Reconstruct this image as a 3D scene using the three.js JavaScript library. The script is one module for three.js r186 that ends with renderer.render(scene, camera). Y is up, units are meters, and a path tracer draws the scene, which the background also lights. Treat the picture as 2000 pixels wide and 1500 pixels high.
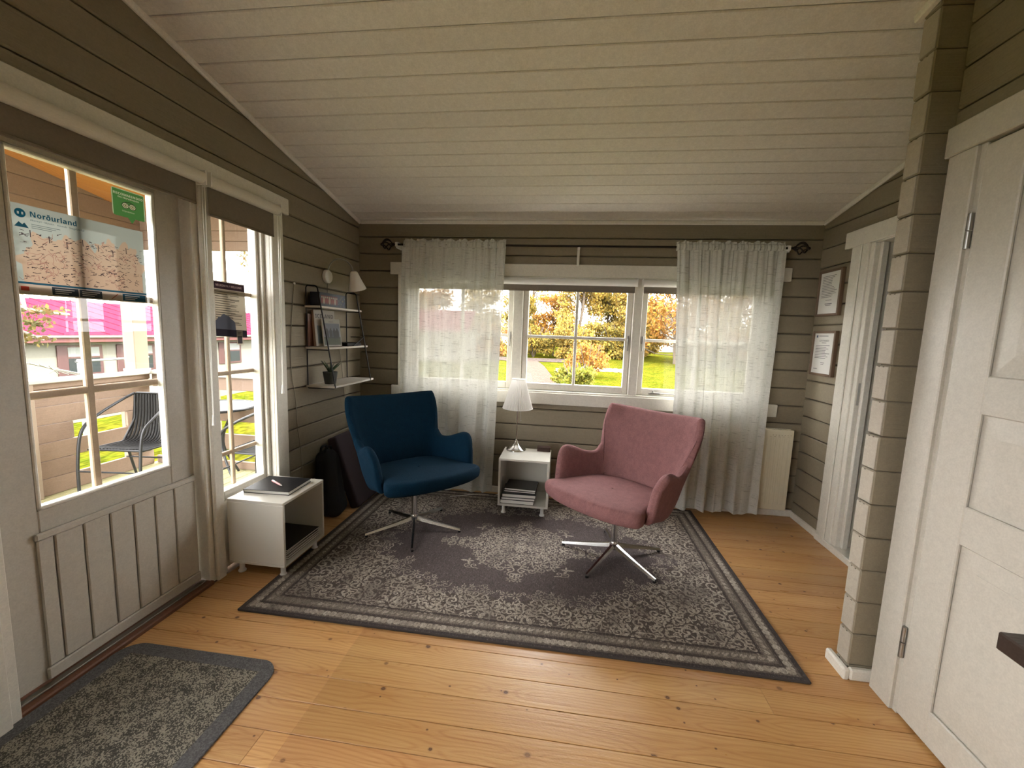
import * as THREE from 'three';
import { mergeGeometries } from 'three/addons/utils/BufferGeometryUtils.js';
import { RoundedBoxGeometry } from 'three/addons/geometries/RoundedBoxGeometry.js';

// ------------------------------------------------------------------ camera, sky, sun, exposure
const scene = new THREE.Scene();
const camera = new THREE.PerspectiveCamera(84.687, 2000 / 1500, 0.05, 400);
camera.position.set(0, 1.55, 0);
camera.rotation.order = 'YXZ';
camera.rotation.set(-0.12114, 0.12573, 0.03564);
const renderer = new THREE.WebGLRenderer({ antialias: true });
renderer.toneMapping = THREE.LinearToneMapping;
renderer.toneMappingExposure = 2.0;
renderer.shadowMap.enabled = true;
const SKY = 9;
{ // bright overcast autumn sky: a soft veil of cloud all round, a little brighter overhead
  const w = 128, h = 64, d = new Float32Array(w * h * 4);
  for (let j = 0; j < h; j++) for (let i = 0; i < w; i++) {
    const e = Math.max(0, (j + 0.5) / h * 2 - 1), a = i / w * Math.PI * 2;
    const c = 1 + 0.05 * Math.sin(a * 3 + e * 5) + 0.04 * Math.sin(a * 7 + 2 - e * 9);
    const k = SKY * (0.88 + 0.24 * e) * c, o = (j * w + i) * 4;
    d[o] = k * 1.0; d[o + 1] = k * 0.985; d[o + 2] = k * 0.96; d[o + 3] = 1;
  }
  const t = new THREE.DataTexture(d, w, h, THREE.RGBAFormat, THREE.FloatType);
  t.mapping = THREE.EquirectangularReflectionMapping; t.magFilter = THREE.LinearFilter; t.needsUpdate = true;
  scene.background = t;
}
// hazy low-contrast sun from behind the house: it reaches the garden, not the room
const sun = new THREE.DirectionalLight(0xfff0d8, 7);
sun.position.set(26, 30, 30); sun.target.position.set(-2, 0, -12); sun.castShadow = true; sun.shadow.radius = 6;
Object.assign(sun.shadow.camera, { left: -45, right: 45, top: 45, bottom: -45, near: 1, far: 140 });
scene.add(sun, sun.target);
// ------------------------------------------------------------------ helpers
let seed = 7;
const rnd = (a = 0, b = 1) => { seed = (seed + 0x6d2b79f5) | 0; let t = Math.imul(seed ^ (seed >>> 15), 1 | seed); t = (t + Math.imul(t ^ (t >>> 7), 61 | t)) ^ t; return a + (b - a) * (((t ^ (t >>> 14)) >>> 0) / 4294967296); };
const V = (x, y, z) => new THREE.Vector3(x, y, z);
const taken = {};
const numbered = (n) => { const k = taken[n] = (taken[n] ?? -1) + 1; return k ? `${n}_${String(k).padStart(3, '0')}` : n; };
function part(name, geo, mat, parent) {
  if (Array.isArray(geo)) geo = merge(geo);
  const m = new THREE.Mesh(geo, mat); m.name = name; m.castShadow = m.receiveShadow = true; parent.add(m); return m;
}
function merge(list) {
  list = list.map((g) => { g = g.index ? g.toNonIndexed() : g; const o = new THREE.BufferGeometry(); for (const k of ['position', 'normal', 'uv']) o.setAttribute(k, g.attributes[k]); return o; });
  return mergeGeometries(list);
}
function thing(name, label, category, pos = [0, 0, 0], turn = 0, group) {
  const o = new THREE.Group(); o.name = numbered(name); o.position.set(...pos); o.rotation.y = turn; scene.add(o);
  o.userData = { label, category }; if (group) o.userData.group = group; return o;
}
function struct(name, label, category) {
  const o = new THREE.Group(); o.name = name; scene.add(o); o.userData = { label, category, kind: 'structure' }; return o;
}
function single(name, label, category, geo, mat, group) {
  const m = part(numbered(name), geo, mat, scene); m.userData = { label, category }; if (group) m.userData.group = group; return m;
}
// chamfered box between two corners, uv in metres with a random offset
function cbox(x0, x1, y0, y1, z0, z1, b = 0.003, free = true) {
  b = Math.min(b, Math.abs(x1 - x0) * 0.45, Math.abs(y1 - y0) * 0.45, Math.abs(z1 - z0) * 0.45);
  const lo = [Math.min(x0, x1), Math.min(y0, y1), Math.min(z0, z1)], hi = [Math.max(x0, x1), Math.max(y0, y1), Math.max(z0, z1)];
  const pos = [], nor = [], uv = [], ou = free ? rnd(0, 5) : 0, ov = free ? rnd(0, 5) : 0;
  const P = (sx, sy, sz, ax) => { const s = [sx, sy, sz]; return s.map((q, i) => (q > 0 ? hi[i] - (i === ax ? 0 : b) : lo[i] + (i === ax ? 0 : b))); };
  const tri = (a, c, d) => {
    const n = V(...c).sub(V(...a)).cross(V(...d).sub(V(...a))); const cen = V((lo[0] + hi[0]) / 2, (lo[1] + hi[1]) / 2, (lo[2] + hi[2]) / 2);
    if (n.dot(V(...a).sub(cen)) < 0) { [c, d] = [d, c]; n.negate(); }
    n.normalize(); const m = [Math.abs(n.x), Math.abs(n.y), Math.abs(n.z)], k = m.indexOf(Math.max(...m));
    for (const p of [a, c, d]) { pos.push(...p); nor.push(n.x, n.y, n.z); uv.push(...(k === 1 ? [p[0] + ou, p[2] + ov] : k === 0 ? [p[2] + ou, p[1] + ov] : [p[0] + ou, p[1] + ov])); }
  };
  for (let ax = 0; ax < 3; ax++) for (const s of [-1, 1]) {
    const q = [[-1, -1], [1, -1], [1, 1], [-1, 1]].map(([a, c]) => { const v = [0, 0, 0]; v[ax] = s; v[(ax + 1) % 3] = a; v[(ax + 2) % 3] = c; return P(...v, ax); });
    tri(q[0], q[1], q[2]); tri(q[0], q[2], q[3]);
  }
  if (b > 0) {
    for (let ax = 0; ax < 3; ax++) for (const s of [-1, 1]) for (const t of [-1, 1]) {
      const i = (ax + 1) % 3, j = (ax + 2) % 3, q = [];
      for (const [e, f] of [[-1, i], [1, i], [1, j], [-1, j]]) { const v = [0, 0, 0]; v[ax] = e; v[i] = s; v[j] = t; q.push(P(...v, f)); }
      tri(q[0], q[1], q[2]); tri(q[0], q[2], q[3]);
    }
    for (const a of [-1, 1]) for (const c of [-1, 1]) for (const d of [-1, 1]) tri(P(a, c, d, 0), P(a, c, d, 1), P(a, c, d, 2));
  }
  const g = new THREE.BufferGeometry();
  g.setAttribute('position', new THREE.Float32BufferAttribute(pos, 3)); g.setAttribute('normal', new THREE.Float32BufferAttribute(nor, 3)); g.setAttribute('uv', new THREE.Float32BufferAttribute(uv, 2));
  return g;
}
const tube = (pts, r, seg = 24, rad = 8, closed = false, tension = 0.5) => new THREE.TubeGeometry(new THREE.CatmullRomCurve3(pts.map((p) => V(...p)), closed, 'catmullrom', tension), seg, r, rad, closed);
const rodTo = (a, b, r, rad = 10) => new THREE.TubeGeometry(new THREE.LineCurve3(V(...a), V(...b)), 1, r, rad, false);
const cyl = (r0, r1, h, x, y, z, n = 24) => new THREE.CylinderGeometry(r1, r0, h, n).translate(x, y + h / 2, z);
const lathe = (pts, n = 32) => new THREE.LatheGeometry(pts.map((p) => new THREE.Vector2(...p)), n);
// surface over a grid: f(u, v) -> [x, y, z]
function sheet(f, nu, nv, su = 1, sv = 1) {
  const g = new THREE.PlaneGeometry(1, 1, nu, nv), p = g.attributes.position, t = g.attributes.uv;
  for (let i = 0; i < p.count; i++) { const u = t.getX(i), v = t.getY(i); p.setXYZ(i, ...f(u, v)); t.setXY(i, u * su, v * sv); }
  g.computeVertexNormals(); return g;
}
// noise
const hash = (x, y, s) => { let h = Math.imul(x, 374761393) ^ Math.imul(y, 668265263) ^ Math.imul(s, 2147483647 - 1013); h = Math.imul(h ^ (h >>> 13), 1274126177); return ((h ^ (h >>> 16)) >>> 0) / 4294967296; };
function noise(x, y, px, py, s = 1) { // value noise, tiles every px, py
  const xi = Math.floor(x), yi = Math.floor(y), fx = x - xi, fy = y - yi, u = fx * fx * (3 - 2 * fx), v = fy * fy * (3 - 2 * fy);
  const m = (a, n) => ((a % n) + n) % n, A = m(xi, px), B = m(xi + 1, px), c = m(yi, py), d = m(yi + 1, py);
  return (hash(A, c, s) * (1 - u) + hash(B, c, s) * u) * (1 - v) + (hash(A, d, s) * (1 - u) + hash(B, d, s) * u) * v;
}
function dataTex(w, h, f, rw, rh, srgb = true) {
  const d = new Uint8Array(w * h * 4);
  for (let j = 0; j < h; j++) for (let i = 0; i < w; i++) { const c = f(i / w, j / h), o = (j * w + i) * 4; for (let k = 0; k < 3; k++) d[o + k] = Math.max(0, Math.min(255, c.length ? c[k] : c)); d[o + 3] = 255; }
  const t = new THREE.DataTexture(d, w, h); t.wrapS = t.wrapT = THREE.RepeatWrapping; t.magFilter = THREE.LinearFilter; t.minFilter = THREE.LinearMipmapLinearFilter; t.repeat.set(1 / rw, 1 / rh);
  if (srgb) t.colorSpace = THREE.SRGBColorSpace; t.needsUpdate = true; return t;
}
function canvasTex(w, h, draw) {
  const c = document.createElement('canvas'); c.width = w; c.height = h; const x = c.getContext('2d'); draw(x, w, h);
  const t = new THREE.CanvasTexture(c); t.colorSpace = THREE.SRGBColorSpace; return t;
}
const lin = (r, g, b) => new THREE.Color().setRGB(r, g, b);
const std = (color, roughness = 0.6, more = {}) => new THREE.MeshStandardMaterial({ color, roughness, ...more });
const phy = (color, roughness = 0.6, more = {}) => new THREE.MeshPhysicalMaterial({ color, roughness, ...more });

// ------------------------------------------------------------------ materials
const grainTex = dataTex(512, 512, (u, v) => { const a = noise(u * 6, v * 150, 6, 150, 3), b = noise(u * 20, v * 60, 20, 60, 4), c = noise(u * 200, v * 200, 200, 200, 5); return 255 * (0.45 * a + 0.3 * b + 0.25 * c); }, 1.2, 0.6, false);
const specks = dataTex(256, 256, (u, v) => { const a = noise(u * 128, v * 128, 128, 128, 8), b = noise(u * 30, v * 30, 30, 30, 9); const k = 236 + 14 * a + 8 * b; return [k, k, k]; }, 0.5, 0.5);
function pine(knots, hue, s) {
  const ks = []; for (let i = 0; i < knots; i++) ks.push([hash(i, 1, s), hash(i, 2, s), 0.0028 + 0.0075 * hash(i, 3, s) ** 3, hash(i, 4, s)]);
  return dataTex(2048, 768, (u, v) => {
    let y = v, dark = 0, tight = 0;
    for (const [ku, kv, kr, kt] of ks) {
      let du = u - ku, dv = v - kv; du -= Math.round(du); dv -= Math.round(dv);
      const X = du * 3.2, Y = dv * 0.8, r = Math.hypot(X * 0.75, Y);
      if (r < 0.16) { const w = Math.exp(-Math.pow(X / 0.09, 2)) * Math.exp(-Math.abs(Y) / 0.03); y += Math.sign(dv || 1) * w * 0.03; tight += w * 0.3; }
      const q = Math.hypot(X, Y * 1.15) / kr; if (q < 1) dark = Math.max(dark, (kt > 0.3 ? 1 : 0.6) * (q > 0.75 ? 1 : 0.75)); else if (q < 1.9) dark = Math.max(dark, 0.35 * (1.9 - q));
    }
    const wob = noise(u * 5, y * 6, 5, 6, s) * 0.6 + noise(u * 14, y * 20, 14, 20, s + 1) * 0.16;
    const ring = Math.pow(0.5 + 0.5 * Math.sin((y * 52 + wob * 6) * 6.283), 2.6), fine = noise(u * 40, v * 700, 40, 700, s + 2), broad = noise(u * 4, v * 12, 4, 12, s + 3);
    const streak = noise(u * 9, v * 260, 9, 260, s + 5); const k = 0.22 * ring + 0.24 * fine + 0.32 * broad + tight * 0.3 + (streak > 0.78 ? (streak - 0.78) * 1.6 : 0);
    const a = hue[0], b = hue[1], c = [70, 38, 22];
    return [0, 1, 2].map((i) => { const w = a[i] + (b[i] - a[i]) * k; return w + (c[i] - w) * dark * 0.85; });
  }, 3.2, 0.8);
}
const pineTex = pine(78, [[228, 184, 126], [178, 120, 68]], 11);
const pineRough = dataTex(512, 256, (u, v) => 255 * (0.42 + 0.16 * noise(u * 12, v * 40, 12, 40, 21) + 0.1 * noise(u * 100, v * 120, 100, 120, 22)), 2.4, 1.2, false);
const mFloor = new THREE.MeshStandardMaterial({ map: pineTex, roughness: 0.62, roughnessMap: pineRough, bumpMap: grainTex, bumpScale: 0.0006, vertexColors: true });
const mWall = std(lin(0.255, 0.215, 0.15), 0.62, { bumpMap: grainTex, bumpScale: 0.0012, map: specks });
const mWallB = std(lin(0.27, 0.228, 0.16), 0.62, { bumpMap: grainTex, bumpScale: 0.0012, map: specks });
const mCore = std(lin(0.12, 0.1, 0.075), 0.9);
const mCeil = std(lin(0.9, 0.865, 0.82), 0.6, { bumpMap: grainTex, bumpScale: 0.0008, map: specks });
const mCeilB = std(lin(0.87, 0.835, 0.79), 0.6, { bumpMap: grainTex, bumpScale: 0.0008, map: specks });
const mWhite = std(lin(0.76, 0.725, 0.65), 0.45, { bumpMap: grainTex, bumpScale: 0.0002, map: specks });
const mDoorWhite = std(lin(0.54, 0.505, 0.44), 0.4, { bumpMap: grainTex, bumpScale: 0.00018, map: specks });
const mMuntin = std(lin(0.42, 0.31, 0.2), 0.55, { bumpMap: grainTex, bumpScale: 0.0008, map: specks });
const mLacquer = std(lin(0.68, 0.66, 0.6), 0.3);
const mGlass = phy(0xffffff, 0, { transmission: 1, thickness: 0, ior: 1.5, specularIntensity: 0.35 });
const mChrome = std(lin(0.78, 0.78, 0.78), 0.14, { metalness: 1 });
const mSteel = std(lin(0.42, 0.41, 0.39), 0.35, { metalness: 1 });
const mBlackMetal = std(lin(0.012, 0.012, 0.013), 0.4, { metalness: 0.3 });
const mIron = std(lin(0.025, 0.02, 0.018), 0.5, { metalness: 0.6 });
const mBlind = std(lin(0.21, 0.175, 0.14), 0.85, { map: specks });
const mWhitePlastic = std(lin(0.82, 0.81, 0.78), 0.35);
const mDarkWood = std(lin(0.035, 0.022, 0.016), 0.4, { bumpMap: grainTex, bumpScale: 0.001 });
const mThreshold = std(lin(0.15, 0.06, 0.03), 0.45, { bumpMap: grainTex, bumpScale: 0.001 });
const mAlu = std(lin(0.25, 0.23, 0.2), 0.4, { metalness: 0.9 });
const mPaper = std(lin(0.8, 0.79, 0.75), 0.8);
const mBlackCover = phy(lin(0.01, 0.01, 0.012), 0.5, { specularIntensity: 0.4, bumpMap: specks, bumpScale: 0.0004 });
const mBlackCloth = std(lin(0.008, 0.008, 0.009), 0.9);

// ------------------------------------------------------------------ room constants
const XL = -2.01, XR = 1.485, XN = 2.07, ZB = -3.92, ZF = 2.4, PZ0 = -2.085, PZ1 = -2.0, PX = 1.378;
const ceilY = (z) => 2.55 + 0.195 * (z + 3.92);
const PITCH = 0.1563, ROW_X = 0.0607, ROW_Z = 0.139; // log rows of walls along x and along z sit half a course apart
// subtract openings [a0,a1,y0,y1] from the row a..b at heights y..y+PITCH
function spans(a, b, y0, y1, holes) {
  let out = [[a, b]];
  for (const [h0, h1, k0, k1] of holes) if (y1 > k0 + 0.02 && y0 < k1 - 0.02) out = out.flatMap(([p, q]) => (h1 <= p || h0 >= q ? [[p, q]] : [[p, h0], [h1, q]].filter(([m, n]) => n - m > 0.02)));
  return out;
}
// log wall: rows of logs whose face lies on `plane`; dir +1: room lies on the + side of the plane
function logWall(wall, alongX, plane, dir, a0, a1, holes, base, topAt, coreTop) {
  const back = plane - dir * 0.035, gap = 0.0032;
  for (let k = -1; k < 22; k++) {
    const y0 = Math.max(base + k * PITCH, 0), y1 = base + (k + 1) * PITCH;
    if (y1 <= 0.01) continue;
    let lo = a0, hi = a1;
    if (alongX) { if (y0 > coreTop) break; } else { lo = Math.max(a0, (y0 - 2.57) / 0.195 - 3.92); if (lo > a1 - 0.05) break; }
    for (const [p, q] of spans(lo, hi, y0, y1, holes)) {
      let yt = y1 - gap, yb = y0 + gap;
      for (const [h0, h1, k0, k1] of holes) if (p < h1 && q > h0) { if (k0 < y1 && k0 > y0) yt = Math.min(yt, k0); if (k1 > y0 && k1 < y1) yb = Math.max(yb, k1); }
      const g = alongX ? cbox(p, q, yb, yt, back, plane, 0.007) : cbox(back, plane, yb, yt, p, q, 0.007);
      part('log', g, rnd() < 0.5 ? mWall : mWallB, wall);
    }
  }
  // solid core behind the log faces, cut round the openings
  const c0 = back + dir * 0.001, c1 = plane - dir * 0.13;
  const ys = [0, coreTop, ...holes.flatMap((h) => [h[2], h[3]])].filter((y) => y >= 0 && y <= coreTop).sort((x, y) => x - y), cores = [];
  for (let i = 0; i + 1 < ys.length; i++) if (ys[i + 1] - ys[i] > 0.002) for (const [p, q] of spans(a0, a1, ys[i] - 0.03, ys[i + 1] + 0.03, holes.filter((h) => h[2] < ys[i + 1] - 1e-4 && h[3] > ys[i] + 1e-4))) cores.push(alongX ? cbox(p, q, ys[i], ys[i + 1], c0, c1, 0) : cbox(c0, c1, ys[i], ys[i + 1], p, q, 0));
  part('wall_core', cores, mCore, wall);
}

// ------------------------------------------------------------------ floor
const floor = struct('floor', 'varnished knotty pine floorboards running across the room', 'floor');
{
  const pitch = 0.134, z0 = -1.321 - 0.134 * 20;
  const bleach = (g, tone) => { const n = g.attributes.position.count, c = new Float32Array(n * 3); for (let i = 0; i < n; i++) { c[i * 3] = tone[0]; c[i * 3 + 1] = tone[1]; c[i * 3 + 2] = tone[2]; } g.setAttribute('color', new THREE.BufferAttribute(c, 3)); return g; };
  for (let k = 0; k < 29; k++) {
    const a = Math.max(z0 + k * pitch, ZB - 0.02) + 0.0017, b = z0 + (k + 1) * pitch - 0.0017;
    if (b < ZB) continue;
    const right = a < PZ0 ? 2.3 : XR + 0.04, cut = rnd(-1.2, 1.1), pieces = rnd() < 0.55 ? [[XL - 0.01, cut], [cut + 0.001, right]] : [[XL - 0.01, right]];
    for (const [p, q] of pieces) {
      const w = rnd(0.76, 0.9), tone = [w, w * rnd(0.97, 1.02), w * rnd(0.93, 1.03)], pale = [1.16 * w, 1.17 * w, 1.15 * w]; // strip by the door kept its pale wood under an old mat
      const ends = b > -1.92 && p < -0.97 && q > -0.97 ? [[p, -0.97, pale], [-0.97, q, tone]] : [[p, q, b > -1.92 && q <= -0.97 ? pale : tone]];
      const s = rnd(0, 99), list = ends.map(([m, n, t]) => { seed = Math.round(s * 1e6); return bleach(cbox(m, n, -0.022, 0, a, b, 0.0009), t); });
      const g = list.length > 1 ? mergeGeometries(list) : list[0];
      part('floorboard', g, mFloor, floor);
    }
  }
  part('floor_slab', [cbox(XL - 0.13, 2.2, -0.12, -0.0225, ZB - 0.13, -0.169, 0), cbox(XL - 0.13, 2.2, -0.12, -0.001, -0.169, ZF + 0.13, 0)], std(lin(0.1, 0.05, 0.02), 0.8), floor);
}
// ------------------------------------------------------------------ ceiling: sloping boards, rising towards the viewer
const ceiling = struct('ceiling', 'sloping white painted board ceiling above the sitting corner', 'ceiling');
{
  const ang = Math.atan(0.195), run = 0.1315;
  for (let k = -17; k < 32; k++) {
    const z0 = -2.033 + k * run; if (z0 > ZF || z0 < ZB - run) continue;
    const za = Math.max(z0, ZB - 0.03), L = (z0 + run - za) / Math.cos(ang) - 0.003;
    const g = cbox(XL - 0.03, za < PZ1 + 0.02 ? XN + 0.03 : XR + 0.04, 0, 0.016, 0.0015, L, 0.0042).rotateX(-ang).translate(0, ceilY(za), za);
    part('ceiling_board', g, rnd() < 0.5 ? mCeil : mCeilB, ceiling);
  }
  const L = (ZF + 0.2 - (ZB - 0.2)) / Math.cos(ang);
  part('roof_deck', cbox(XL - 0.13, 2.4, 0.0165, 0.13, 0, L, 0).rotateX(-ang).translate(0, ceilY(ZB - 0.2), ZB - 0.2), mCeil, ceiling);
}

// ------------------------------------------------------------------ walls
const wallBack = struct('wall_back', 'taupe painted log wall with the wide curtained window', 'wall');
const WX0 = -1.525, WX1 = 1.68, WY0 = 1.0, WY1 = 2.075;
logWall(wallBack, true, ZB, 1, XL - 0.04, XN + 0.04, [[WX0, WX1, WY0, WY1]], ROW_X, null, 2.56);
const wallLeft = struct('wall_left', 'taupe painted log wall with the glazed garden door', 'wall');
const DZ0 = -2.695, DZ1 = -1.15, DY1 = 2.33; // opening for door and side window
logWall(wallLeft, false, XL, 1, ZB - 0.04, ZF + 0.1, [[DZ0, DZ1, -1, DY1], [-0.5, 2.1, 0.8, 2.35]], ROW_Z, ceilY, 3.85);
const wallNiche = struct('wall_niche', 'taupe painted log wall of the recess with two framed papers', 'wall');
const NZ0 = -3.30, NZ1 = -2.35, NY1 = 2.27;
logWall(wallNiche, false, XN, -1, ZB - 0.04, PZ0 - 0.001, [[NZ0, NZ1, -1, NY1]], ROW_Z, ceilY, 2.95);
const wallRight = struct('wall_right', 'taupe log wall around the white panelled door at right', 'wall');
const RZ0 = -1.83, RZ1 = -0.9, RY1 = 2.295;
logWall(wallRight, false, XR, -1, PZ1 + 0.001, ZF + 0.1, [[RZ0, RZ1, -1, RY1]], ROW_Z, ceilY, 3.85);
const wallRear = struct('wall_rear', 'taupe log wall behind the viewer', 'wall');
logWall(wallRear, true, ZF, -1, XL - 0.04, XR + 0.04, [], ROW_X, null, 3.85);
const wallPartition = struct('wall_partition', 'short log cross wall whose sawn log ends face the room', 'wall');
{ // logs laid along x; their sawn ends stand free of the door wall
  const mEnd = std(lin(0.42, 0.37, 0.3), 0.65, { bumpMap: grainTex, bumpScale: 0.0012, map: specks });
  for (let k = -1; k < 19; k++) {
    const y0 = Math.max(ROW_X + k * PITCH, 0), y1 = Math.min(ROW_X + (k + 1) * PITCH, 2.915); if (y1 <= 0.02 || y0 > 2.9) continue;
    const e = rnd(-0.003, 0.003);
    part('log', cbox(PX + 0.004 + e, XN + 0.12, y0 + 0.0015, y1 - 0.0015, PZ0 + rnd(-0.002, 0.002), PZ1, 0.004), rnd() < 0.5 ? mWall : mWallB, wallPartition);
    part('log_end', cbox(PX + e, PX + 0.0045 + e, y0 + 0.006, y1 - 0.006, PZ0 + 0.004, PZ1 - 0.004, 0.002), mEnd, wallPartition);
    for (const dz of [0.026, 0.052]) if (k % 2 === 0 || rnd() < 0.4) part('tongue_gap', cbox(PX - 0.0008 + e, PX + 0.004 + e, y1 - 0.0065 - 0.004, y1 - 0.0065, PZ0 + dz - 0.005, PZ0 + dz + 0.005, 0.001), mCore, wallPartition);
  }
  part('wall_core', cbox(PX + 0.02, XN + 0.12, 0, 2.9, PZ0 + 0.01, PZ1 - 0.01, 0), mCore, wallPartition);
}
// crown strips and skirtings
{
  const ang = Math.atan(0.195), s = 0.034;
  const slope = (x0, x1, za, zb, n, label) => { const L = (zb - za) / Math.cos(ang); const t = struct(n, label, 'trim'); part('crown_strip', cbox(x0, x1, -s, 0, 0, L, 0.006).rotateX(-ang).translate(0, ceilY(za), za), mCeil, t); };
  slope(XL, XL + 0.022, ZB, ZF, 'trim_1', 'white strip where left log wall meets sloping ceiling');
  slope(XN - 0.022, XN, ZB, PZ0, 'trim_2', 'white strip at top of recess wall under ceiling');
  slope(PX - 0.03, PX, PZ0 - 0.02, PZ1 + 0.028, 'trim_3', 'white strip on top of the sawn log ends');
  slope(XR - 0.022, XR, PZ1 + 0.024, ZF, 'trim_4', 'white strip above the panelled door wall');
  const t5 = struct('trim_5', 'white strip where back wall meets the ceiling', 'trim'); part('crown_strip', cbox(XL + 0.02, XN - 0.02, 2.52, 2.553, ZB, ZB + 0.024, 0.006), mCeil, t5);
  const t6 = struct('trim_6', 'short white strip across top of cross wall front', 'trim'); part('crown_strip', cbox(PX - 0.02, XR - 0.01, ceilY(PZ1) - s, ceilY(PZ1) + 0.01, PZ1, PZ1 + 0.024, 0.006), mCeil, t6);
  const bb = (n, label, gs) => part('skirting', gs, mWhite, struct(n, label, 'skirting'));
  bb('baseboard_back', 'low white skirting along the window wall', [cbox(XL, XN, 0, 0.062, ZB, ZB + 0.02, 0.006)]);
  bb('baseboard_niche', 'low white skirting under the framed papers', [cbox(XN - 0.02, XN, 0, 0.058, ZB + 0.02, NZ0 - 0.17, 0.006)]);
  bb('baseboard_left', 'low white skirting beneath the wall shelf', [cbox(XL, XL + 0.018, 0, 0.058, ZB + 0.02, -2.83, 0.006)]);
  bb('baseboard_partition', 'white skirting block wrapped round foot of log ends', [cbox(PX - 0.03, PX, 0, 0.058, PZ0 - 0.03, PZ1 + 0.03, 0.008), cbox(PX, XR, 0, 0.058, PZ1, PZ1 + 0.03, 0.008)]);
}

// ------------------------------------------------------------------ the wide window
const win = struct('window_1', 'wide white three part window with glazing bars', 'window');
{
  const zf = ZB + 0.022;
  part('head_casing', cbox(-1.69, 1.845, 2.06, 2.172, ZB, zf + 0.004, 0.004), mWhite, win);
  part('side_casing', cbox(-1.615, WX0 + 0.01, WY0 - 0.01, 2.06, ZB, zf, 0.004), mWhite, win);
  part('side_casing', cbox(WX1 - 0.01, 1.772, WY0 - 0.01, 2.06, ZB, zf, 0.004), mWhite, win);
  part('apron', cbox(-1.68, 1.848, 0.896, WY0 + 0.006, ZB, zf + 0.004, 0.004), mWhite, win);
  part('sill', cbox(WX0, WX1, 0.985, 1.022, ZB - 0.13, ZB + 0.012, 0.004), mWhite, win);
  part('frame_head', cbox(WX0, WX1, 2.035, WY1, ZB - 0.13, ZB + 0.004, 0.003), mWhite, win);
  for (const [a, b] of [[WX0, WX0 + 0.035], [WX1 - 0.035, WX1]]) part('jamb', cbox(a, b, 1.02, 2.04, ZB - 0.13, ZB + 0.004, 0.003), mWhite, win);
  for (const [a, b] of [[-0.508, -0.42], [0.572, 0.648]]) part('mullion', cbox(a, b, 1.02, 2.04, ZB - 0.13, ZB + 0.006, 0.004), mWhite, win);
  for (const [a, b, latch] of [[WX0 + 0.035, -0.508, 1], [-0.42, 0.572, 1], [0.648, WX1 - 0.035, -1]]) {
    const y0 = 1.022, y1 = 2.035, w = 0.052, z0 = -4.0, z1 = -3.955, m = (a + b) / 2, n = (y0 + y1) / 2 - 0.005;
    const sash = part('sash', [cbox(a + 0.003, a + w, y0, y1, z0, z1, 0.005), cbox(b - w, b - 0.003, y0, y1, z0, z1, 0.005), cbox(a + w, b - w, y0, y0 + w + 0.012, z0, z1, 0.005), cbox(a + w, b - w, y1 - w, y1, z0, z1, 0.005)], mWhite, win);
    part('glazing_bar', cbox(m - 0.014, m + 0.014, y0 + w, y1 - w, z0 + 0.005, z1 - 0.005, 0.005), mWhite, sash);
    part('glazing_bar', cbox(a + w, b - w, n - 0.014, n + 0.014, z0 + 0.006, z1 - 0.006, 0.005), mWhite, sash);
    for (const [p, q] of [[a + w, m - 0.014], [m + 0.014, b - w]]) for (const [r, s] of [[y0 + w, n - 0.014], [n + 0.014, y1 - w]]) part('pane', cbox(p - 0.004, q + 0.004, r - 0.004, s + 0.004, -3.9785, -3.9775, 0), mGlass, sash);
    const lx = latch > 0 ? b - 0.026 : a + 0.026;
    part('latch', [cbox(lx - 0.009, lx + 0.009, n - 0.035, n + 0.035, z1, z1 + 0.012, 0.003), cbox(lx - 0.006, lx + 0.006, n - 0.1, n + 0.005, z1 + 0.012, z1 + 0.024, 0.003)], mSteel, sash);
  }
  part('casement_stay', [cbox(0.76, 0.86, 1.035, 1.05, -3.955, -3.935, 0.003), rodTo([0.78, 1.05, -3.94], [1.05, 1.044, -3.94], 0.005), cyl(0.008, 0.008, 0.022, 0.8, 1.048, -3.945, 10)], mSteel, win);
}
// roller blinds of the wide window
for (const [x0, x1, label] of [[WX0 + 0.01, 0.585, 'rolled up brown blind over left and centre window panes'], [0.632, WX1 - 0.012, 'rolled up brown blind over the right hand window pane']]) {
  const t = thing('roller_blind', label, 'blind', [0, 0, 0], 0, 'roller blinds of the wide window');
  part('cassette', new THREE.CylinderGeometry(0.03, 0.03, x1 - x0, 20).rotateZ(Math.PI / 2).translate((x0 + x1) / 2, 2.018, ZB + 0.04), mWhitePlastic, t);
  part('fabric', cbox(x0 + 0.015, x1 - 0.015, 1.94, 2.02, ZB + 0.022, ZB + 0.0235, 0), mBlind, t);
  part('bottom_bar', cbox(x0 + 0.015, x1 - 0.015, 1.933, 1.944, ZB + 0.018, ZB + 0.028, 0.003), mBlind, t);
  for (const x of [x0, x1]) part('bracket', cbox(x - 0.004, x + 0.004, 1.985, 2.055, ZB + 0.006, ZB + 0.072, 0.002), mWhitePlastic, t);
}
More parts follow.
